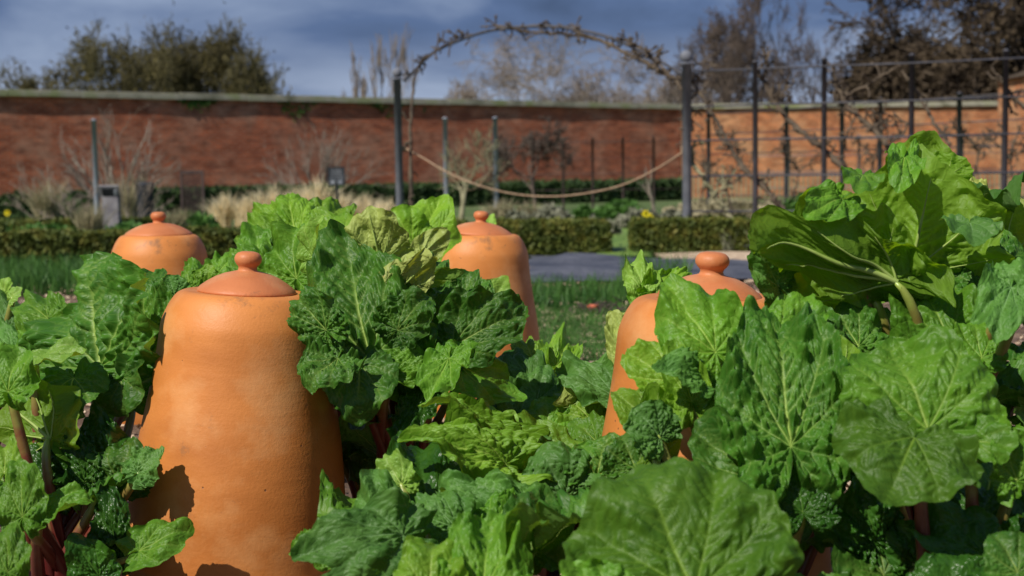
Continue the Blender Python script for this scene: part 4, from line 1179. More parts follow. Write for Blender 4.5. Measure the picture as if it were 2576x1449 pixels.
# ------------------------------------------------------------------ terracotta forcers
def forcer(px, top_py, d, label, s=1.0, lid=1.0, knob=1.0, tilt=(0, 0), seed=1, lid_tilt=(0, 0), body=1.0):
    """bell shaped rhubarb forcer with a knobbed lid"""
    u = 0.00079 * s
    b = at(px, top_py, d); topz = b.z; base = Vector((b.x, b.y, 0))
    H = topz / u                      # full height in profile units
    root = empty('terracotta_forcer', base, label, 'forcer', 'terracotta rhubarb forcers')
    # profile: (radius, height below knob top)
    prof = [(118, 99), (148, 97), (160, 99), (171, 105), (183, 119), (196, 142), (209, 177), (214, 215), (219, 262), (228, 325), (240, 396), (253, 470), (265, 563), (273, 656), (278, 745), (280, 770), (287, 779), (291, 796), (292, H - 12), (288, H + 10)]
    prof = [(r * u * body, (H - y) * u) for r, y in prof if y < H + 20]
    P = []
    P = [(q.x, q.y) for q in smooth_path([Vector((a_, b_, 0)) for a_, b_ in prof[:-1]], 4)] + [prof[-1]]
    P = [((118 - 10) * u, (H - 112) * u)] + P
    mb = MB(); n = 96
    mb.lathe(P, (0, 0, 0), n)
    V = np.concatenate(mb.v)
    a = np.arctan2(V[:, 1], V[:, 0])
    k_ = 1 + 0.0028 * pn(a * 0.9 + seed * 7, V[:, 2] * 1.8, seed) + 0.0008 * pn(a * 0.5 + 3, V[:, 2] * 25, seed + 1)
    V[:, 0] *= k_; V[:, 1] *= k_
    mb.v = [V]
    Rt = Matrix.Rotation(math.radians(tilt[1]), 4, 'Y') @ Matrix.Rotation(math.radians(tilt[0]), 4, 'X')
    o = mb.build('pot', M_TERRA, root)
    # pivot the tilt round the lid so its place in the picture holds
    piv = Vector((0, 0, topz))
    T = Matrix.Translation(base) @ Matrix.Translation(piv) @ Rt @ Matrix.Translation(-piv)
    o.matrix_parent_inverse = Matrix.Identity(4); o.matrix_basis = Matrix.Translation(-base) @ T
    L = lid
    lp = [(0.5, 0), (16, 0.8), (26, 4), (32, 10), (34.5, 18), (33.5, 26), (29, 33), (24.5, 38), (23, 43), (25, 49)]
    lp = [(r * knob, y * (0.5 + 0.5 * knob)) for r, y in lp]
    y0 = lp[-1][1]
    lp += [(38 * L, y0 + 3), (58 * L, y0 + 8), (80 * L, y0 + 17), (100 * L, y0 + 29), (115 * L, y0 + 40), (121 * L, y0 + 46), (123.5 * L, y0 + 50), (124 * L, y0 + 53), (122.5 * L, y0 + 55), (118 * L, y0 + 54.5), (110 * L, y0 + 50)]
    dy = 98 - (y0 + 55)   # seat on the pot rim
    lp = [(r * u, (H - y) * u) for r, y in lp]
    zlow = min(z for _, z in lp); seat = (H - 99) * u
    lp = [(r, z + (seat - zlow) * (1 if i > 8 else 1)) for i, (r, z) in enumerate(lp)]
    P = []
    for i in range(len(lp) - 1):
        for k in range(2):
            t = k / 2; P.append((lp[i][0] * (1 - t) + lp[i + 1][0] * t, lp[i][1] * (1 - t) + lp[i + 1][1] * t))
    P.append(lp[-1])
    mb = MB(); mb.lathe(P, (0, 0, 0), 72)
    V = np.concatenate(mb.v); a = np.arctan2(V[:, 1], V[:, 0])
    k_ = 1 + 0.007 * pn(a * 1.3 + seed, V[:, 2] * 9, seed + 5) + 0.004 * pn(a * 5, V[:, 2] * 30, seed + 6)
    V[:, 0] *= k_; V[:, 1] *= k_; mb.v = [V]
    o = mb.build('lid', M_TERRA_LID, root)
    Rl = Matrix.Rotation(math.radians(lid_tilt[1]), 4, 'Y') @ Matrix.Rotation(math.radians(lid_tilt[0]), 4, 'X')
    T2 = T @ Matrix.Translation((0, 0, seat)) @ Rl @ Matrix.Translation((0, 0, -seat))
    o.matrix_parent_inverse = Matrix.Identity(4); o.matrix_basis = Matrix.Translation(-base) @ T2
    return root
forcer(625, 637, 2.83, 'largest terracotta forcer in the left foreground, its whole bell shape in view', tilt=(0, 3.9), seed=1)
forcer(398, 535, 4.95, 'terracotta forcer at the back left, only its top above the dark crinkled leaf', s=1.0, lid=1.18, knob=0.98, seed=2, tilt=(0, 0.5), body=0.98)
forcer(1208, 533, 4.9, 'terracotta forcer at the back centre with a tilted lid, before the hedge', s=1.0, lid=1.16, knob=0.98, seed=3, tilt=(0, 1.2), lid_tilt=(0, 3.0), body=1.0)
forcer(1787, 643, 2.66, 'terracotta forcer at the right, half buried behind rhubarb leaves', s=1.0, lid=1.0, knob=1.18, seed=4, tilt=(0, 0.5), lid_tilt=(2.0, 3.0), body=1.04)

# ------------------------------------------------------------------ rhubarb leaves
TH = np.array([0, 15, 30, 45, 60, 75, 90, 110, 130, 150, 163, 172, 180.0])
RR = np.array([1.0, .93, .84, .76, .70, .64, .585, .54, .50, .43, .30, .12, .03])
def template(seed, nr, nt, vseed):
    """flat unit leaf in polar layout: positions, ring fraction, vein strength, bulge"""
    rs = np.random.default_rng(vseed)
    th = np.linspace(-180, 180, nt)
    R = np.interp(np.abs(th), TH, RR)
    t = th / 180
    lob = pn(t * 7 + 3 * vseed, np.zeros(nt) + .3, vseed) * .10 + pn(t * 17, np.zeros(nt) + .7, vseed + 1) * .042 + pn(t * 48, np.zeros(nt) + .2, vseed + 2) * .014
    fall = np.clip((180 - np.abs(th)) / 30, 0, 1)
    R = R * (1 + lob * fall)
    s = (np.arange(nr + 1) / nr) ** 0.85
    S, T = np.meshgrid(s, np.radians(th), indexing='ij')
    def warp(s_, t_): return t_ * (1 + 0.22 * (1 - s_) * (1 - np.abs(t_) / math.pi))
    Rg = np.broadcast_to(R, S.shape)
    Tw = warp(S, T)
    x = S * Rg * np.sin(Tw); y = S * Rg * np.cos(Tw)
    # veins
    segs = []
    mains = [0, 31 + rs.normal(0, 2), -31 + rs.normal(0, 2), 63 + rs.normal(0, 3), -63 + rs.normal(0, 3), 102, -102, 140, -140]
    mst = [1.0, .62, .62, .40, .40, .2, .2, .15, .15]
    for mi, m in enumerate(mains):
        ss = np.linspace(0.0, 0.95, 10)
        Rm = np.interp(m, th, R)
        tw = warp(ss, math.radians(m))
        px_ = ss * Rm * np.sin(tw); py_ = ss * Rm * np.cos(tw)
        wig = rs.normal(0, .004, 10) * ss; px_ = px_ + wig
        w0 = 0.0135 if mi == 0 else (0.0105 if mi < 3 else .008)
        for k in range(9):
            w = w0 * (1 - 0.75 * ss[k])
            segs.append((px_[k], py_[k], px_[k + 1], py_[k + 1], w, 1.0, mst[mi] * (1 - .35 * ss[k])))
        nb = 9 if mi == 0 else (6 if mi < 5 else 3)
        for b in range(nb):
            f = 0.16 + 0.74 * (b + rs.uniform(.2, .8)) / nb
            cx = np.interp(f, ss, px_); cy = np.interp(f, ss, py_)
            dx = np.interp(min(f + .05, .95), ss, px_) - np.interp(f - .05, ss, px_); dy = np.interp(min(f + .05, .95), ss, py_) - np.interp(f - .05, ss, py_)
            a0 = math.atan2(dx, dy)
            for sgn in (-1, 1):
                if mi == 0 and f < .2: continue
                a = a0 + sgn * math.radians(50 + rs.normal(0, 5)); L = Rm * (0.34 if mi == 0 else (.27 if mi < 3 else .2)) * (1 - 0.45 * f) * rs.uniform(.8, 1.15)
                qx, qy = cx, cy
                for k in range(3):
                    ax = qx + math.sin(a) * L / 3; ay = qy + math.cos(a) * L / 3
                    segs.append((qx, qy, ax, ay, .0050 * (1 - .25 * k), .6, (.46 - .10 * k) * (1.0 if mi == 0 else .7))); qx, qy = ax, ay
                    a -= sgn * math.radians(9)
    X_ = x.ravel().astype(np.float32); Y_ = y.ravel().astype(np.float32)
    dmain = np.full(len(X_), 9.0, np.float32); vein = np.zeros(len(X_), np.float32); dist = np.full(len(X_), 9.0, np.float32)
    grid = 0.9 / nr
    for (ax, ay, bx, by, w, st, vs) in segs:
        dx, dy = bx - ax, by - ay; L2 = dx * dx + dy * dy + 1e-12
        u = np.clip(((X_ - ax) * dx + (Y_ - ay) * dy) / L2, 0, 1)
        D = np.hypot(X_ - ax - u * dx, Y_ - ay - u * dy)
        we = max(w, grid * .55) ; st2 = vs * min(1, w / we) ** .5
        vein = np.maximum(vein, st2 * np.exp(-(D / we) ** 2))
        dist = np.minimum(dist, D / (0.6 + .4 * st))
        if st == 1.0: dmain = np.minimum(dmain, D)
    return dict(x=X_.astype(float), y=Y_.astype(float), S=S.ravel(), T=T.ravel(), vein=vein, dist=dist, dmain=dmain, nr=nr, nt=nt)
TPL = {}
def get_tpl(res, k):
    if (res, k) not in TPL:
        nr, nt = {2: (64, 230), 1: (42, 150), 0: (24, 84)}[res]
        TPL[(res, k)] = template(k, nr, nt, 11 + k * 5)
    return TPL[(res, k)]

STY = {   # pucker, crumple, crumple frequency, ruffle, ruffle frequency, edge
    's': (.024, .036, 5, .090, 5, -.06),
    'm': (.030, .065, 6.5, .130, 7, -.10),
    'c': (.042, .105, 8, .135, 8, -.16),
    'x': (.040, .125, 8, .150, 9, -.22),
    'f': (.020, .050, 7, .190, 8, .04),
}
def leaf(plant, B, T, width, nrm, col='mid', sty='m', droop=0.5, fold=0.15, seed=0, res=None, stalk=True, crown=None, srad=.010, twist=0.0):
    """one leaf blade from petiole joint B to tip T; nrm is the way its upper side faces"""
    rs = np.random.default_rng(seed * 7 + 13)
    B = Vector(B); T = Vector(T)
    chord = (T - B).length
    if res is None: res = 2 if max(chord, width) > .17 else (1 if max(chord, width) > .08 else 0)
    tp = get_tpl(res, seed % 5)
    x = tp['x'].copy(); y = tp['y'].copy(); S = tp['S']; Tt = tp['T']
    if seed % 2: x = -x
    pk, cr, cf, ru, rf, ed = STY[sty]
    wr = width / (1.24 * chord)
    big = max(1.0, 1.0)
    z = pk * (1 - np.exp(-(tp['dist'] / .028) ** 1.3)) - pk * .5
    # crumple: ridged noise, stronger away from the veins
    n1 = pn(x * cf + seed * 3.1, y * cf, seed); n2 = pn(x * cf * 2.1, y * cf * 2.1 + seed, seed + 1)
    n3 = pn(x * 2.3 + seed, y * 2.3, seed + 2)
    away = np.clip(tp['dist'] / .05, .15, 1)
    z += .050 * (1 - np.exp(-(tp['dmain'] / .085) ** 1.6)) * np.clip(S * 1.6, 0, 1)
    z += cr * (np.abs(n1) * 1.2 - .3) * away + cr * .45 * np.abs(n2) * away + .13 * n3 * (.2 + S)
    ph = rs.uniform(0, 6.28, 6)
    e = np.clip((S - .35) / .65, 0, 1) ** 1.7
    tt = Tt / math.pi
    wv = np.zeros_like(x)
    for k in range(4):
        fr = rf * (0.55 + 0.5 * k)
        wv += pn(tt * fr + ph[k] * 5, S * .8 + k, seed + 10 + k) * (1.0, .8, .5, .3)[k]
    z += ru * e * wv * 1.5
    z += ed * np.clip(S - .55, 0, 1) ** 2 * 1.6
    # in-plane puckering of the margin
    pin = ru * .35 * e * pn(tt * rf * 1.7 + 9, S + 2, seed + 20)
    rad = np.hypot(x, y) + 1e-6
    x += x / rad * pin; y += y / rad * pin
    x *= wr
    # fold along the midrib
    z += fold * np.abs(x) - fold * .9 * x * x
    if twist:
        a = twist * y; ca, sa = np.cos(a), np.sin(a); x, z = x * ca - z * sa, x * sa + z * ca
    # droop
    if abs(droop) > 1e-3:
        a = droop * np.clip(y, -.5, 1.2) * (0.6 + .4 * np.clip(y, 0, 1)); 
        k = droop
        yb = np.sin(k * y) / k; zb = (np.cos(k * y) - 1) / k
        ny_ = np.sin(k * y); nz_ = np.cos(k * y)
        y2 = yb + z * ny_; z2 = zb + z * nz_
        y, z = y2, z2
    # orientation
    k = droop if abs(droop) > 1e-3 else 1e-3
    tip = Vector((0, math.sin(k) / k, (math.cos(k) - 1) / k))
    Yw = (T - B).normalized()
    N = Vector(nrm); N = (N - Yw * N.dot(Yw)).normalized()
    Xw = Yw.cross(N)
    # local frame where tip direction -> Yw
    ty = tip.normalized(); tz = Vector((1, 0, 0)).cross(ty)
    sc_ = chord / tip.length
    xl = x; yl = y * ty.y + z * ty.z; zl = y * tz.y + z * tz.z
    X3 = np.array(Xw); Y3 = np.array(Yw); N3 = np.array(N)
    V = (xl[:, None] * X3 + yl[:, None] * Y3 + zl[:, None] * N3) * sc_ + np.array(B)
    if X3.dot(np.cross(Y3, N3)) < 0: pass
    nr, nt = tp['nr'], tp['nt']
    i = np.arange(nr)[:, None] * nt; j = np.arange(nt - 1)[None, :]
    F = np.stack([i + j, i + nt + j, i + nt + j + 1, i + j + 1], -1).reshape(-1, 4)
    uv = np.stack([tp['x'] * chord / .25, tp['y'] * chord / .25], 1)
    vein = tp['vein'].copy()
    # make sure the upper side's face normal follows N
    mid = (nr // 2) * nt + nt // 2
    a_ = V[mid + nt] - V[mid]; b_ = V[mid + 1] - V[mid]
    if np.dot(np.cross(a_, b_), N3) < 0: F = F[:, ::-1]
    # raised ribs on the underside: tubes following the blade along the main veins
    o = mesh_np('leaf', V, F, LM[col], plant, True, {'vein': vein}, uv)
    if res >= 1:
        vm = MB()
        th = np.linspace(-180, 180, nt)
        for q, r0 in ((0, .017), (31, .011), (-31, .011), (63, .007), (-63, .007)):
            jj = int(np.argmin(np.abs(th - q)))
            idx = np.arange(0, int(nr * .9), 3) * nt + jj
            P = V[idx] - N3 * 0.0055 * (chord / .25)
            vm.tube(P, np.linspace(r0, .002, len(P)) * chord * (1.15 if col in ('under', 'yellow', 'red') else .5), 6, a=np.linspace(.0, .12, len(P)), cap=False)
        vm.build('rib', M_RIB, o)
    if stalk:
        c = Vector(crown)
        d0 = (-Yw * .05 - N * .075)
        P0 = B - N * (.007 * chord / .25) + Yw * .006; P1 = B + d0 * min(1, chord / .2); P3 = c; P2 = c + (Vector((B.x, B.y, 0)) - Vector((c.x, c.y, 0))) * .15 + Vector((0, 0, max(.08, B.z * .45)))
        pts = [P0 * (1 - t) ** 3 + P1 * 3 * t * (1 - t) ** 2 + P2 * 3 * t * t * (1 - t) + P3 * t ** 3 for t in np.linspace(0, 1, 16)]
        mb = MB(); mb.tube(pts, srad * np.array([.35, .6, .8, .85] + list(np.linspace(.9, 1.5, 12))), 10, a=np.linspace(0.0, 1.0, 16) ** .7)
        mb.build('stalk', M_STALK, plant, attr='along')
    return o
M_RIB = noisy('leaf_rib', (0.26, 0.38, 0.075), (0.40, 0.52, 0.14), 30, 0.5, 0, leafy=0.1)

def plant(px, d, label):
    p = at_x(px, d); return empty('rhubarb_plant', (p.x, p.y, 0), label, 'rhubarb', 'rhubarb plants around the forcers')

UPC = (0, .5, 1)
def put(pl, specs, s0):
    c = pl.location
    for k, sp in enumerate(specs):
        (bx, by, bd, tx, ty, td, w, n, col, sty) = sp[:10]
        kw = dict(sp[10]) if len(sp) > 10 else {}
        sd = kw.pop('seed', s0 + k)
        r_ = random.Random(sd)
        cr = Vector((c.x + r_.uniform(-.06, .06), c.y + r_.uniform(-.05, .05), 0))
        if 'crown' in kw: q = kw.pop('crown'); q = at_x(q[0], q[1]); cr = Vector((q.x, q.y, 0))
        leaf(pl, at(bx, by, bd), at(tx, ty, td), w * (bd + td) / 2 / FPX, camdir(*n), col, sty, seed=sd, crown=cr, **kw)

def filler(pl, n, seed, rmin=.05, rmax=.28, hmin=.10, hmax=.34, size=(.12, .2), cols=('dark', 'mid', 'gloss', 'dark'), sty=('m', 'c', 'x')):
    r = random.Random(seed); c = pl.location
    for k in range(n):
        a = r.uniform(0, 6.283); rr_ = r.uniform(rmin, rmax)
        b = Vector((c.x + math.cos(a) * rr_, c.y + math.sin(a) * rr_, r.uniform(hmin, hmax)))
        L = r.uniform(*size)
        t = b + Vector((math.cos(a) * L * .8, math.sin(a) * L * .8, L * r.uniform(-.2, .55)))
        nn = Vector((math.cos(a) * r.uniform(-.5, .3), math.sin(a) * r.uniform(-.5, .3), 1))
        leaf(pl, b, t, L * r.uniform(.8, 1.1), nn, r.choice(cols), r.choice(sty), droop=r.uniform(.3, 1.1), fold=r.uniform(0, .3), seed=seed + k, res=1,
             crown=Vector((c.x + r.uniform(-.05, .05), c.y + r.uniform(-.05, .05), 0)))

# ---- plant at the left of the big forcer
p_left = plant(170, 2.72, 'rhubarb with one huge dark crinkled leaf, left of the largest forcer')
put(p_left, [
    (248, 925, 2.84, 246, 648, 2.92, 500, (-.75, .35, 1), 'dark', 'c', dict(droop=.45, fold=.05, seed=100)),
    (345, 905, 3.02, 392, 672, 3.08, 230, (-.3, .35, 1), 'dark', 'c', dict(droop=.4)),
    (330, 1010, 3.0, 300, 900, 3.02, 200, (-.2, .35, 1), 'dark', 'm', dict(droop=.4)),
    (85, 920, 2.74, 222, 876, 2.72, 120, (-.5, .9, .5), 'lime', 's', dict(droop=.8, fold=.1)),
    (20, 985, 2.62, 50, 868, 2.66, 150, (-.1, .6, 1), 'mid', 'm', dict(droop=.4)),
    (133, 1105, 2.72, -25, 955, 2.80, 250, (.1, .35, -1), 'under', 's', dict(droop=-.3)),
    (245, 1190, 2.74, 240, 1035, 2.78, 175, (-.1, .7, 1), 'gloss', 'x', dict(droop=.6)),
    (215, 1215, 2.7, 180, 1085, 2.72, 120, (-.3, .6, 1), 'gloss', 'x', dict(droop=.6)),
    (305, 950, 2.80, 322, 1055, 2.78, 200, (-.8, .45, 1), 'dark', 'm', dict(droop=.6, stalk=False)),
    (185, 950, 2.78, 170, 1050, 2.74, 180, (-.1, .45, 1), 'dark', 'm', dict(droop=.6, stalk=False)),
    (300, 1215, 2.68, 335, 1108, 2.70, 190, (-.2, .7, 1), 'dark', 'x', dict(droop=1.0)),
    (345, 1190, 2.62, 408, 1135, 2.64, 110, (-.2, .8, 1), 'blue', 'x', dict(droop=.9)),
    (55, 1300, 2.45, 60, 1160, 2.5, 130, (.0, .7, 1), 'mid', 'm', dict(droop=.5)),
    (100, 1290, 2.48, 243, 1258, 2.5, 105, (-.1, 1, .7), 'mid', 'm', dict(droop=.9)),
    (290, 1385, 2.6, 270, 1215, 2.64, 110, (-.2, .5, 1), 'gloss', 'c', dict(droop=.4)),
    (350, 1385, 2.54, 488, 1325, 2.56, 135, (-.2, .75, 1), 'mid', 's', dict(droop=.55, srad=.007)),
    (250, 1450, 2.5, 180, 1350, 2.5, 120, (-.1, .6, 1), 'gloss', 'm', {}),
    (20, 1440, 2.2, 20, 1310, 2.25, 110, (.1, .6, 1), 'mid', 'm', {}),
    (110, 1250, 2.7, 60, 1110, 2.75, 170, (0, .5, 1), 'gloss', 'c', {}),
    (10, 1190, 2.5, 18, 1105, 2.55, 90, (0, .6, 1), 'light', 'm', {}),
], 200)
filler(p_left, 6, 900, .05, .16, .10, .26, size=(.08, .13))
# ---- small plant far left edge
p_fl = plant(-40, 3.7, 'smaller grey green rhubarb at the left picture edge with a lime curled leaf')
put(p_fl, [
    (10, 740, 3.7, 20, 698, 3.7, 60, (-.2, .6, 1), 'lime', 'f', dict(droop=.8)),
    (28, 750, 3.6, 55, 725, 3.6, 50, (-.4, .6, 1), 'lime', 's', {}),
    (120, 800, 3.4, 60, 760, 3.5, 130, (0, .6, 1), 'mid', 'm', {}),
    (60, 830, 3.6, 120, 855, 3.5, 110, (-.2, .8, .9), 'blue', 'm', {}),
    (20, 820, 3.6, -10, 760, 3.7, 110, (-.1, .7, .9), 'blue', 'm', {}),
    (30, 880, 3.5, -20, 830, 3.6, 100, (-.1, .7, .9), 'blue', 'm', {}),
    (70, 900, 3.3, 10, 870, 3.4, 90, (-.1, .7, .9), 'mid', 'm', {}),
], 300)
# ---- frilly leaves between the left pots
p_bl = plant(520, 3.7, 'low frilled rhubarb showing between the two left forcers')
put(p_bl, [
    (480, 735, 3.5, 470, 655, 3.55, 110, (-.2, .7, 1), 'mid', 'x', dict(droop=.8)),
    (520, 720, 3.5, 530, 665, 3.5, 90, (-.1, .8, 1), 'light', 'x', {}),
    (545, 690, 3.7, 600, 640, 3.75, 90, (-.1, .9, .8), 'mid', 'f', {}),
    (580, 700, 3.7, 560, 650, 3.75, 100, (-.1, .9, .8), 'light', 'f', {}),
    (440, 745, 3.4, 425, 690, 3.4, 90, (-.2, .7, 1), 'blue', 'c', {}),
], 320)
# ---- central plant, back leaves
p_cb = plant(830, 3.9, 'bright green rhubarb at the back centre, rising over the hedge')
put(p_cb, [
    (715, 650, 3.85, 618, 545, 3.95, 150, (-.2, .45, 1), 'light', 'm', dict(droop=.5)),
    (745, 610, 3.9, 728, 488, 4.0, 150, (-.1, .4, 1), 'light', 'm', dict(droop=.4)),
    (660, 660, 3.75, 640, 570, 3.8, 120, (-.2, .4, 1), 'mid', 'f', {}),
    (800, 590, 4.0, 870, 497, 4.1, 130, (.0, .4, 1), 'light', 'm', {}),
    (700, 590, 3.95, 640, 520, 4.0, 110, (-.2, .4, 1), 'light', 'm', {}),
    (790, 560, 4.1, 800, 500, 4.1, 110, (.0, .4, 1), 'mid', 'f', {}),
    (660, 700, 3.6, 600, 620, 3.7, 130, (-.3, .5, 1), 'mid', 'c', {}),
    (1055, 625, 4.2, 1108, 498, 4.3, 165, (-.1, .35, 1), 'light', 's', dict(droop=.3)),
    (1035, 610, 4.2, 985, 515, 4.2, 130, (-.1, .35, 1), 'light', 's', {}),
    (1060, 640, 4.0, 1130, 580, 4.0, 80, (.2, .4, -.8), 'yellow', 's', {}),
    (1215, 590, 5.25, 1238, 540, 5.3, 50, (.1, .4, 1), 'lime', 's', {}),
    (1230, 770, 4.0, 1275, 700, 4.0, 100, (.1, .4, 1), 'lime', 's', dict(droop=.5)),
], 340)
# ---- central plant, front leaves
p_c = plant(985, 3.12, 'big rhubarb with a huge crumpled dark leaf, right of the largest forcer')
put(p_c, [
    (932, 905, 2.78, 865, 600, 2.92, 345, (-.15, .30, 1), 'dark', 'c', dict(droop=.5, fold=.05, seed=101, srad=.014)),
    (905, 915, 2.70, 905, 1065, 2.66, 190, (-.05, .55, 1), 'dark', 'm', dict(droop=.8, fold=-.1)),
    (850, 900, 2.66, 770, 985, 2.62, 150, (-.2, .6, 1), 'dark', 'x', dict(droop=.9)),
    (820, 830, 2.68, 752, 740, 2.72, 130, (-.5, .4, 1), 'dark', 'x', dict(droop=.9)),
    (745, 700, 3.05, 735, 570, 3.1, 170, (-.3, .4, 1), 'mid', 'm', dict(droop=.4)),
    (860, 660, 3.15, 815, 540, 3.25, 190, (-.1, .4, 1), 'light', 'm', dict(droop=.5)),
    (790, 650, 3.0, 812, 548, 3.0, 75, (-.8, .3, .8), 'lime', 's', dict(fold=.8)),
    (720, 620, 3.3, 700, 575, 3.3, 70, (-.1, .4, 1), 'dark', 'x', {}),
    (958, 660, 2.92, 922, 512, 2.9, 175, (.05, .4, -1), 'yellow', 'm', dict(droop=-.35)),
    (980, 748, 2.84, 1095, 640, 2.80, 120, (.1, .5, -1), 'red', 'm', dict(droop=-.4)),
    (1000, 750, 2.9, 1165, 690, 2.92, 100, (-.1, .8, -.5), 'light', 's', dict(droop=.5)),
    (1075, 860, 2.92, 1195, 690, 2.98, 210, (-.1, .45, 1), 'dark', 'c', dict(droop=.35)),
    (1140, 872, 2.80, 1338, 772, 2.82, 195, (-.1, .55, 1), 'dark', 'm', dict(droop=.5, seed=132)),
    (1000, 830, 2.75, 1085, 735, 2.75, 140, (-.1, .5, 1), 'dark', 'c', {}),
    (985, 935, 2.72, 1155, 905, 2.74, 110, (-.1, .8, .9), 'mid', 'c', {}),
    (1130, 900, 2.68, 1080, 1020, 2.62, 130, (-.3, .5, 1), 'mid', 'm', {}),
    (1160, 920, 2.75, 1300, 1000, 2.8, 150, (.1, .6, 1), 'mid', 's', dict(droop=.4)),
    (1080, 710, 3.05, 1105, 650, 3.1, 100, (.1, .4, 1), 'dark', 'm', {}),
    (930, 660, 3.1, 900, 600, 3.1, 150, (.1, .4, 1), 'mid', 'm', {}),
    (1195, 770, 3.1, 1205, 705, 3.15, 100, (.1, .4, 1), 'dark', 'c', {}),
    (1070, 980, 2.75, 1010, 1130, 2.7, 130, (-.3, .5, 1), 'gloss', 'x', {}),
    (1230, 1090, 2.9, 1310, 1000, 3.0, 150, (0, .5, 1), 'gloss', 'c', {}),
], 360)
filler(p_c, 9, 930, .05, .22, .15, .40)
# ---- middle plant between the centre and the right forcer
p_m = plant(1400, 2.98, 'rhubarb with several pale grey green leaves in the gap left of the right forcer')
put(p_m, [
    (1345, 1165, 2.62, 1058, 1005, 2.58, 150, (-.1, .85, .75), 'light', 'm', dict(droop=.7, srad=.012)),
    (1275, 1165, 2.52, 1015, 1105, 2.48, 165, (-.1, .75, .8), 'light', 'm', dict(droop=.6)),
    (1420, 1160, 2.7, 1270, 1060, 2.72, 150, (0, .85, .7), 'light', 's', {}),
    (1545, 1000, 2.85, 1388, 920, 2.9, 120, (0, .8, .8), 'blue', 'm', dict(droop=.6)),
    (1450, 1000, 2.95, 1560, 905, 3.0, 120, (0, .7, .9), 'blue', 'm', {}),
    (1545, 1010, 2.9, 1395, 1020, 2.85, 110, (0, .6, -.8), 'yellow', 'm', {}),
    (1490, 1060, 2.85, 1400, 980, 2.9, 130, (0, .6, 1), 'light', 'm', {}),
    (1340, 900, 3.2, 1310, 845, 3.3, 90, (0, .6, 1), 'light', 'm', {}),
    (1400, 920, 3.2, 1435, 850, 3.3, 100, (0, .6, 1), 'light', 'm', {}),
    (1330, 950, 3.0, 1280, 890, 3.1, 110, (0, .6, 1), 'blue', 'm', {}),
    (1350, 1010, 2.95, 1370, 925, 3.0, 130, (0, .5, 1), 'blue', 'm', {}),
    (1300, 1060, 2.9, 1330, 985, 2.95, 120, (0, .5, 1), 'blue', 'c', {}),
    (1380, 1080, 2.85, 1375, 1000, 2.9, 130, (0, .6, 1), 'mid', 'm', {}),
    (1230, 1060, 2.7, 1200, 1010, 2.7, 60, (0, .5, 1), 'lime', 's', {}),
    (1270, 1070, 2.7, 1300, 1040, 2.7, 60, (0, .5, 1), 'lime', 's', {}),
    (1500, 1110, 2.75, 1440, 1060, 2.8, 120, (0, .7, 1), 'mid', 'm', {}),
    (1420, 1250, 2.5, 1355, 1120, 2.52, 200, (-.1, .6, 1), 'blue', 'c', dict(droop=.8)),
    (1500, 1200, 2.5, 1530, 1095, 2.52, 170, (-.1, .6, 1), 'dark', 'c', dict(droop=.8)),
], 400)
filler(p_m, 9, 950, .05, .26, .12, .36, cols=('mid', 'blue', 'light', 'mid'))
# ---- foreground plant bottom centre
p_f = plant(1120, 2.3, 'rhubarb in the bottom centre foreground with soft grey green leaves')
put(p_f, [
    (985, 1345, 2.32, 930, 1180, 2.36, 150, (-.15, .6, 1), 'blue', 'm', dict(droop=.5)),
    (1015, 1345, 2.2, 742, 1395, 2.16, 210, (-.15, .7, .9), 'blue', 'm', dict(droop=.8)),
    (870, 1380, 2.36, 722, 1365, 2.36, 130, (-.2, .7, .9), 'mid', 'x', {}),
    (1010, 1220, 2.42, 965, 1140, 2.45, 100, (-.3, .6, .9), 'lime', 'c', {}),
    (880, 1340, 2.4, 840, 1290, 2.4, 90, (-.2, .7, .9), 'light', 'x', {}),
    (1150, 1330, 2.3, 1050, 1240, 2.34, 130, (-.1, .7, .9), 'blue', 'c', dict(droop=1.0)),
    (1330, 1290, 2.35, 1100, 1225, 2.4, 140, (0, .8, .8), 'blue', 'c', {}),
    (1215, 1500, 2.0, 1235, 1290, 2.1, 220, (-.1, .6, 1), 'mid', 'c', dict(fold=.4)),
    (1080, 1490, 2.0, 1090, 1340, 2.05, 190, (-.1, .6, 1), 'light', 'm', {}),
    (880, 1500, 2.05, 850, 1420, 2.05, 190, (-.1, .6, 1), 'blue', 'm', {}),
    (1340, 1380, 2.2, 1370, 1240, 2.3, 190, (0, .6, 1), 'dark', 'm', {}),
    (1230, 1340, 2.3, 1290, 1250, 2.35, 130, (0, .7, 1), 'mid', 'x', {}),
], 430)
filler(p_f, 7, 970, .05, .22, .10, .26)
# ---- big leaf in front
p_b = plant(1800, 1.98, 'rhubarb with the broad smooth leaf fanning over the bottom centre right')
put(p_b, [
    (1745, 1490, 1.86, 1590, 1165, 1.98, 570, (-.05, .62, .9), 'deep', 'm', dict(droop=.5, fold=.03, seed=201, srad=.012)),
    (1540, 1540, 1.85, 1420, 1420, 1.85, 200, (-.1, .6, 1), 'mid', 'm', {}),
    (2100, 1560, 1.95, 2020, 1440, 2.0, 150, (0, .6, 1), 'mid', 'm', {}),
], 460)
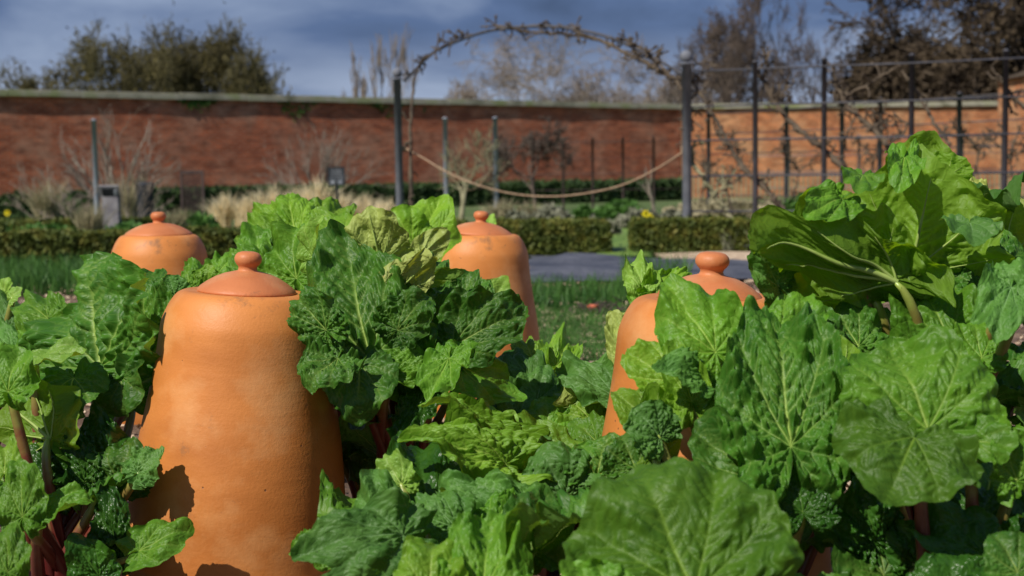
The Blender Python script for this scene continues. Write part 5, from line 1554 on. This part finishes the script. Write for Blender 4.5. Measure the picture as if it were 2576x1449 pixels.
# ---- plant hiding the right forcer
p_r = plant(1890, 2.30, 'rhubarb growing against the right forcer and covering most of it')
put(p_r, [
    (1800, 885, 2.36, 1678, 722, 2.44, 225, (-.1, .5, 1), 'mid', 'm', dict(droop=.45)),
    (1990, 1120, 2.18, 1945, 760, 2.32, 330, (-.1, .4, 1), 'dark', 'c', dict(droop=.35, seed=102, srad=.013)),
    (1830, 860, 2.42, 1790, 735, 2.46, 130, (-.1, .5, 1), 'mid', 'm', {}),
    (1960, 880, 2.34, 2040, 745, 2.4, 170, (0, .5, 1), 'mid', 'm', {}),
    (1700, 960, 2.36, 1575, 890, 2.40, 150, (-.1, .6, 1), 'light', 'm', dict(droop=.5)),
    (1770, 960, 2.30, 1640, 930, 2.26, 140, (0, .8, .8), 'blue', 'c', dict(droop=.9)),
    (1640, 1060, 2.34, 1545, 990, 2.38, 120, (-.1, .6, 1), 'light', 'm', {}),
    (1645, 1150, 2.3, 1660, 960, 2.3, 130, (.1, .3, -1), 'under', 's', dict(fold=.4)),
    (1660, 1100, 2.28, 1590, 1020, 2.28, 150, (-.1, .6, 1), 'blue', 'c', {}),
    (1905, 1210, 2.2, 1738, 1075, 2.24, 190, (-.1, .6, 1), 'dark', 'm', dict(droop=.5)),
    (1600, 1180, 2.3, 1560, 1090, 2.32, 160, (-.1, .6, 1), 'dark', 'x', {}),
    (1740, 1010, 2.3, 1700, 860, 2.35, 120, (-.3, .3, 1), 'light', 'm', {}),
    (1820, 1090, 2.3, 1790, 1000, 2.3, 80, (.3, .3, 1), 'light', 's', dict(fold=.4)),
    (1860, 1050, 2.35, 1800, 930, 2.36, 170, (0, .5, 1), 'blue', 'c', {}),
    (2020, 1290, 2.15, 1990, 1160, 2.2, 200, (0, .5, 1), 'gloss', 'x', {}),
    (2200, 1360, 2.2, 2150, 1200, 2.2, 180, (0, .5, 1), 'gloss', 'x', {}),
    (2130, 1180, 2.3, 2080, 1050, 2.35, 160, (0, .5, 1), 'gloss', 'x', {}),
    (1620, 740, 2.95, 1590, 645, 3.0, 90, (.1, .3, 1), 'lime', 'f', {}),
    (1650, 730, 2.95, 1730, 680, 3.0, 80, (.1, .6, 1), 'light', 'f', {}),
    (1590, 900, 2.9, 1545, 775, 2.95, 110, (-.1, .3, -1), 'yellow', 'm', {}),
    (1660, 790, 2.92, 1580, 760, 2.95, 90, (-.1, .7, .7), 'mid', 'f', {}),
], 480)
filler(p_r, 8, 990, .05, .2, .12, .3, size=(.08, .15))
# ---- tall plant at the right
p_t = plant(2330, 2.62, 'tallest rhubarb at the right, its great leaves arching up and showing pale undersides')
put(p_t, [
    (2186, 722, 2.50, 1985, 545, 2.42, 340, (.35, .35, -1), 'under', 'm', dict(droop=.55, srad=.013, seed=205, crown=(2310, 2.7))),
    (2290, 682, 2.62, 2345, 405, 2.55, 450, (.35, .12, -1), 'under', 'm', dict(droop=.55, srad=.013, seed=207)),
    (2330, 500, 2.75, 2305, 325, 2.75, 200, (.3, .1, -1), 'under', 'm', dict(droop=.3)),
    (2385, 440, 2.7, 2400, 380, 2.7, 120, (.2, .3, -1), 'under', 'm', {}),
    (2120, 500, 2.42, 2020, 545, 2.36, 120, (-.1, .4, 1), 'mid', 's', dict(droop=.5)),
    (2250, 700, 2.45, 1905, 640, 2.30, 200, (.3, .5, -.9), 'under', 's', dict(droop=.7)),
    (1960, 720, 2.5, 1890, 600, 2.45, 130, (-.2, .5, 1), 'blue', 'm', {}),
    (2060, 760, 2.6, 1960, 660, 2.62, 200, (-.1, .4, 1), 'dark', 'c', {}),
    (2050, 880, 2.4, 2010, 740, 2.45, 170, (-.1, .5, 1), 'dark', 'm', {}),
    (2160, 870, 2.45, 2090, 770, 2.5, 160, (-.1, .5, 1), 'dark', 'c', {}),
    (2390, 865, 2.45, 2305, 690, 2.52, 270, (-.1, .5, 1), 'mid', 'm', dict(droop=.5)),
    (2490, 730, 2.6, 2480, 560, 2.68, 260, (0, .4, 1), 'dark', 'c', {}),
    (2545, 720, 2.35, 2490, 870, 2.28, 150, (-.2, .5, 1), 'blue', 'm', dict(droop=.7)),
    (2560, 780, 2.35, 2520, 650, 2.4, 170, (-.2, .4, 1), 'blue', 'c', {}),
    (2275, 395, 2.56, 2258, 485, 2.48, 100, (-.1, .3, 1), 'mid', 's', dict(droop=.5, stalk=False)),
    (2170, 440, 2.46, 2150, 490, 2.40, 110, (-.1, .5, 1), 'mid', 's', dict(stalk=False)),
    (2440, 560, 2.5, 2450, 615, 2.44, 150, (-.1, .7, 1), 'blue', 's', dict(stalk=False)),
    (2430, 540, 2.75, 2570, 530, 2.6, 130, (.1, .8, .3), 'blue', 'f', {}),
    (2500, 550, 2.85, 2440, 455, 2.9, 110, (0, .4, 1), 'red', 'c', {}),
    (2560, 560, 2.8, 2520, 490, 2.85, 100, (0, .4, 1), 'yellow', 'c', {}),
    (2470, 900, 2.4, 2440, 800, 2.45, 140, (0, .4, 1), 'mid', 'm', {}),
    (2120, 930, 2.35, 2080, 830, 2.4, 110, (.1, .3, -1), 'under', 's', dict(fold=.5)),
    (2260, 910, 2.55, 2240, 780, 2.6, 200, (0, .5, 1), 'dark', 'm', {}),
    (2520, 660, 2.66, 2560, 500, 2.7, 200, (.2, .2, -1), 'under', 'm', {}),
    (2420, 640, 2.72, 2440, 480, 2.78, 190, (.2, .2, -1), 'under', 'm', {}),
    (2140, 640, 2.7, 2110, 480, 2.72, 200, (.3, .2, -1), 'under', 'm', {}),
    (1965, 640, 2.7, 1945, 585, 2.7, 60, (0, .4, -1), 'under', 'f', {}),
], 520)
filler(p_t, 10, 1010, .05, .25, .2, .48)
# ---- low front right plant
p_rr = plant(2430, 2.12, 'rhubarb in the right foreground with broad bright leaves near the corner')
put(p_rr, [
    (2335, 1080, 2.12, 2230, 828, 2.22, 400, (-.05, .5, 1), 'mid', 'm', dict(droop=.5, seed=203, srad=.012)),
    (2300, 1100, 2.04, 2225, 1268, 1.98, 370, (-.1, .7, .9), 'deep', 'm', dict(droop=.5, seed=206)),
    (2450, 1110, 2.1, 2560, 1130, 2.08, 130, (.1, .6, 1), 'mid', 'm', {}),
    (2560, 1210, 2.1, 2500, 1080, 2.1, 150, (0, .6, 1), 'mid', 'm', {}),
    (2480, 1400, 2.05, 2290, 1320, 2.1, 200, (0, .7, .9), 'gloss', 'm', {}),
    (2560, 1440, 1.95, 2500, 1340, 1.98, 160, (0, .6, 1), 'dark', 'm', {}),
    (2400, 1500, 2.0, 2380, 1390, 2.05, 220, (0, .6, 1), 'gloss', 'c', {}),
    (2560, 1330, 2.2, 2480, 1230, 2.25, 200, (0, .6, 1), 'gloss', 'm', {}),
    (2300, 1420, 2.2, 2260, 1300, 2.2, 120, (0, .6, 1), 'gloss', 'x', {}),
], 560)
filler(p_rr, 6, 1030, .05, .2, .12, .3)
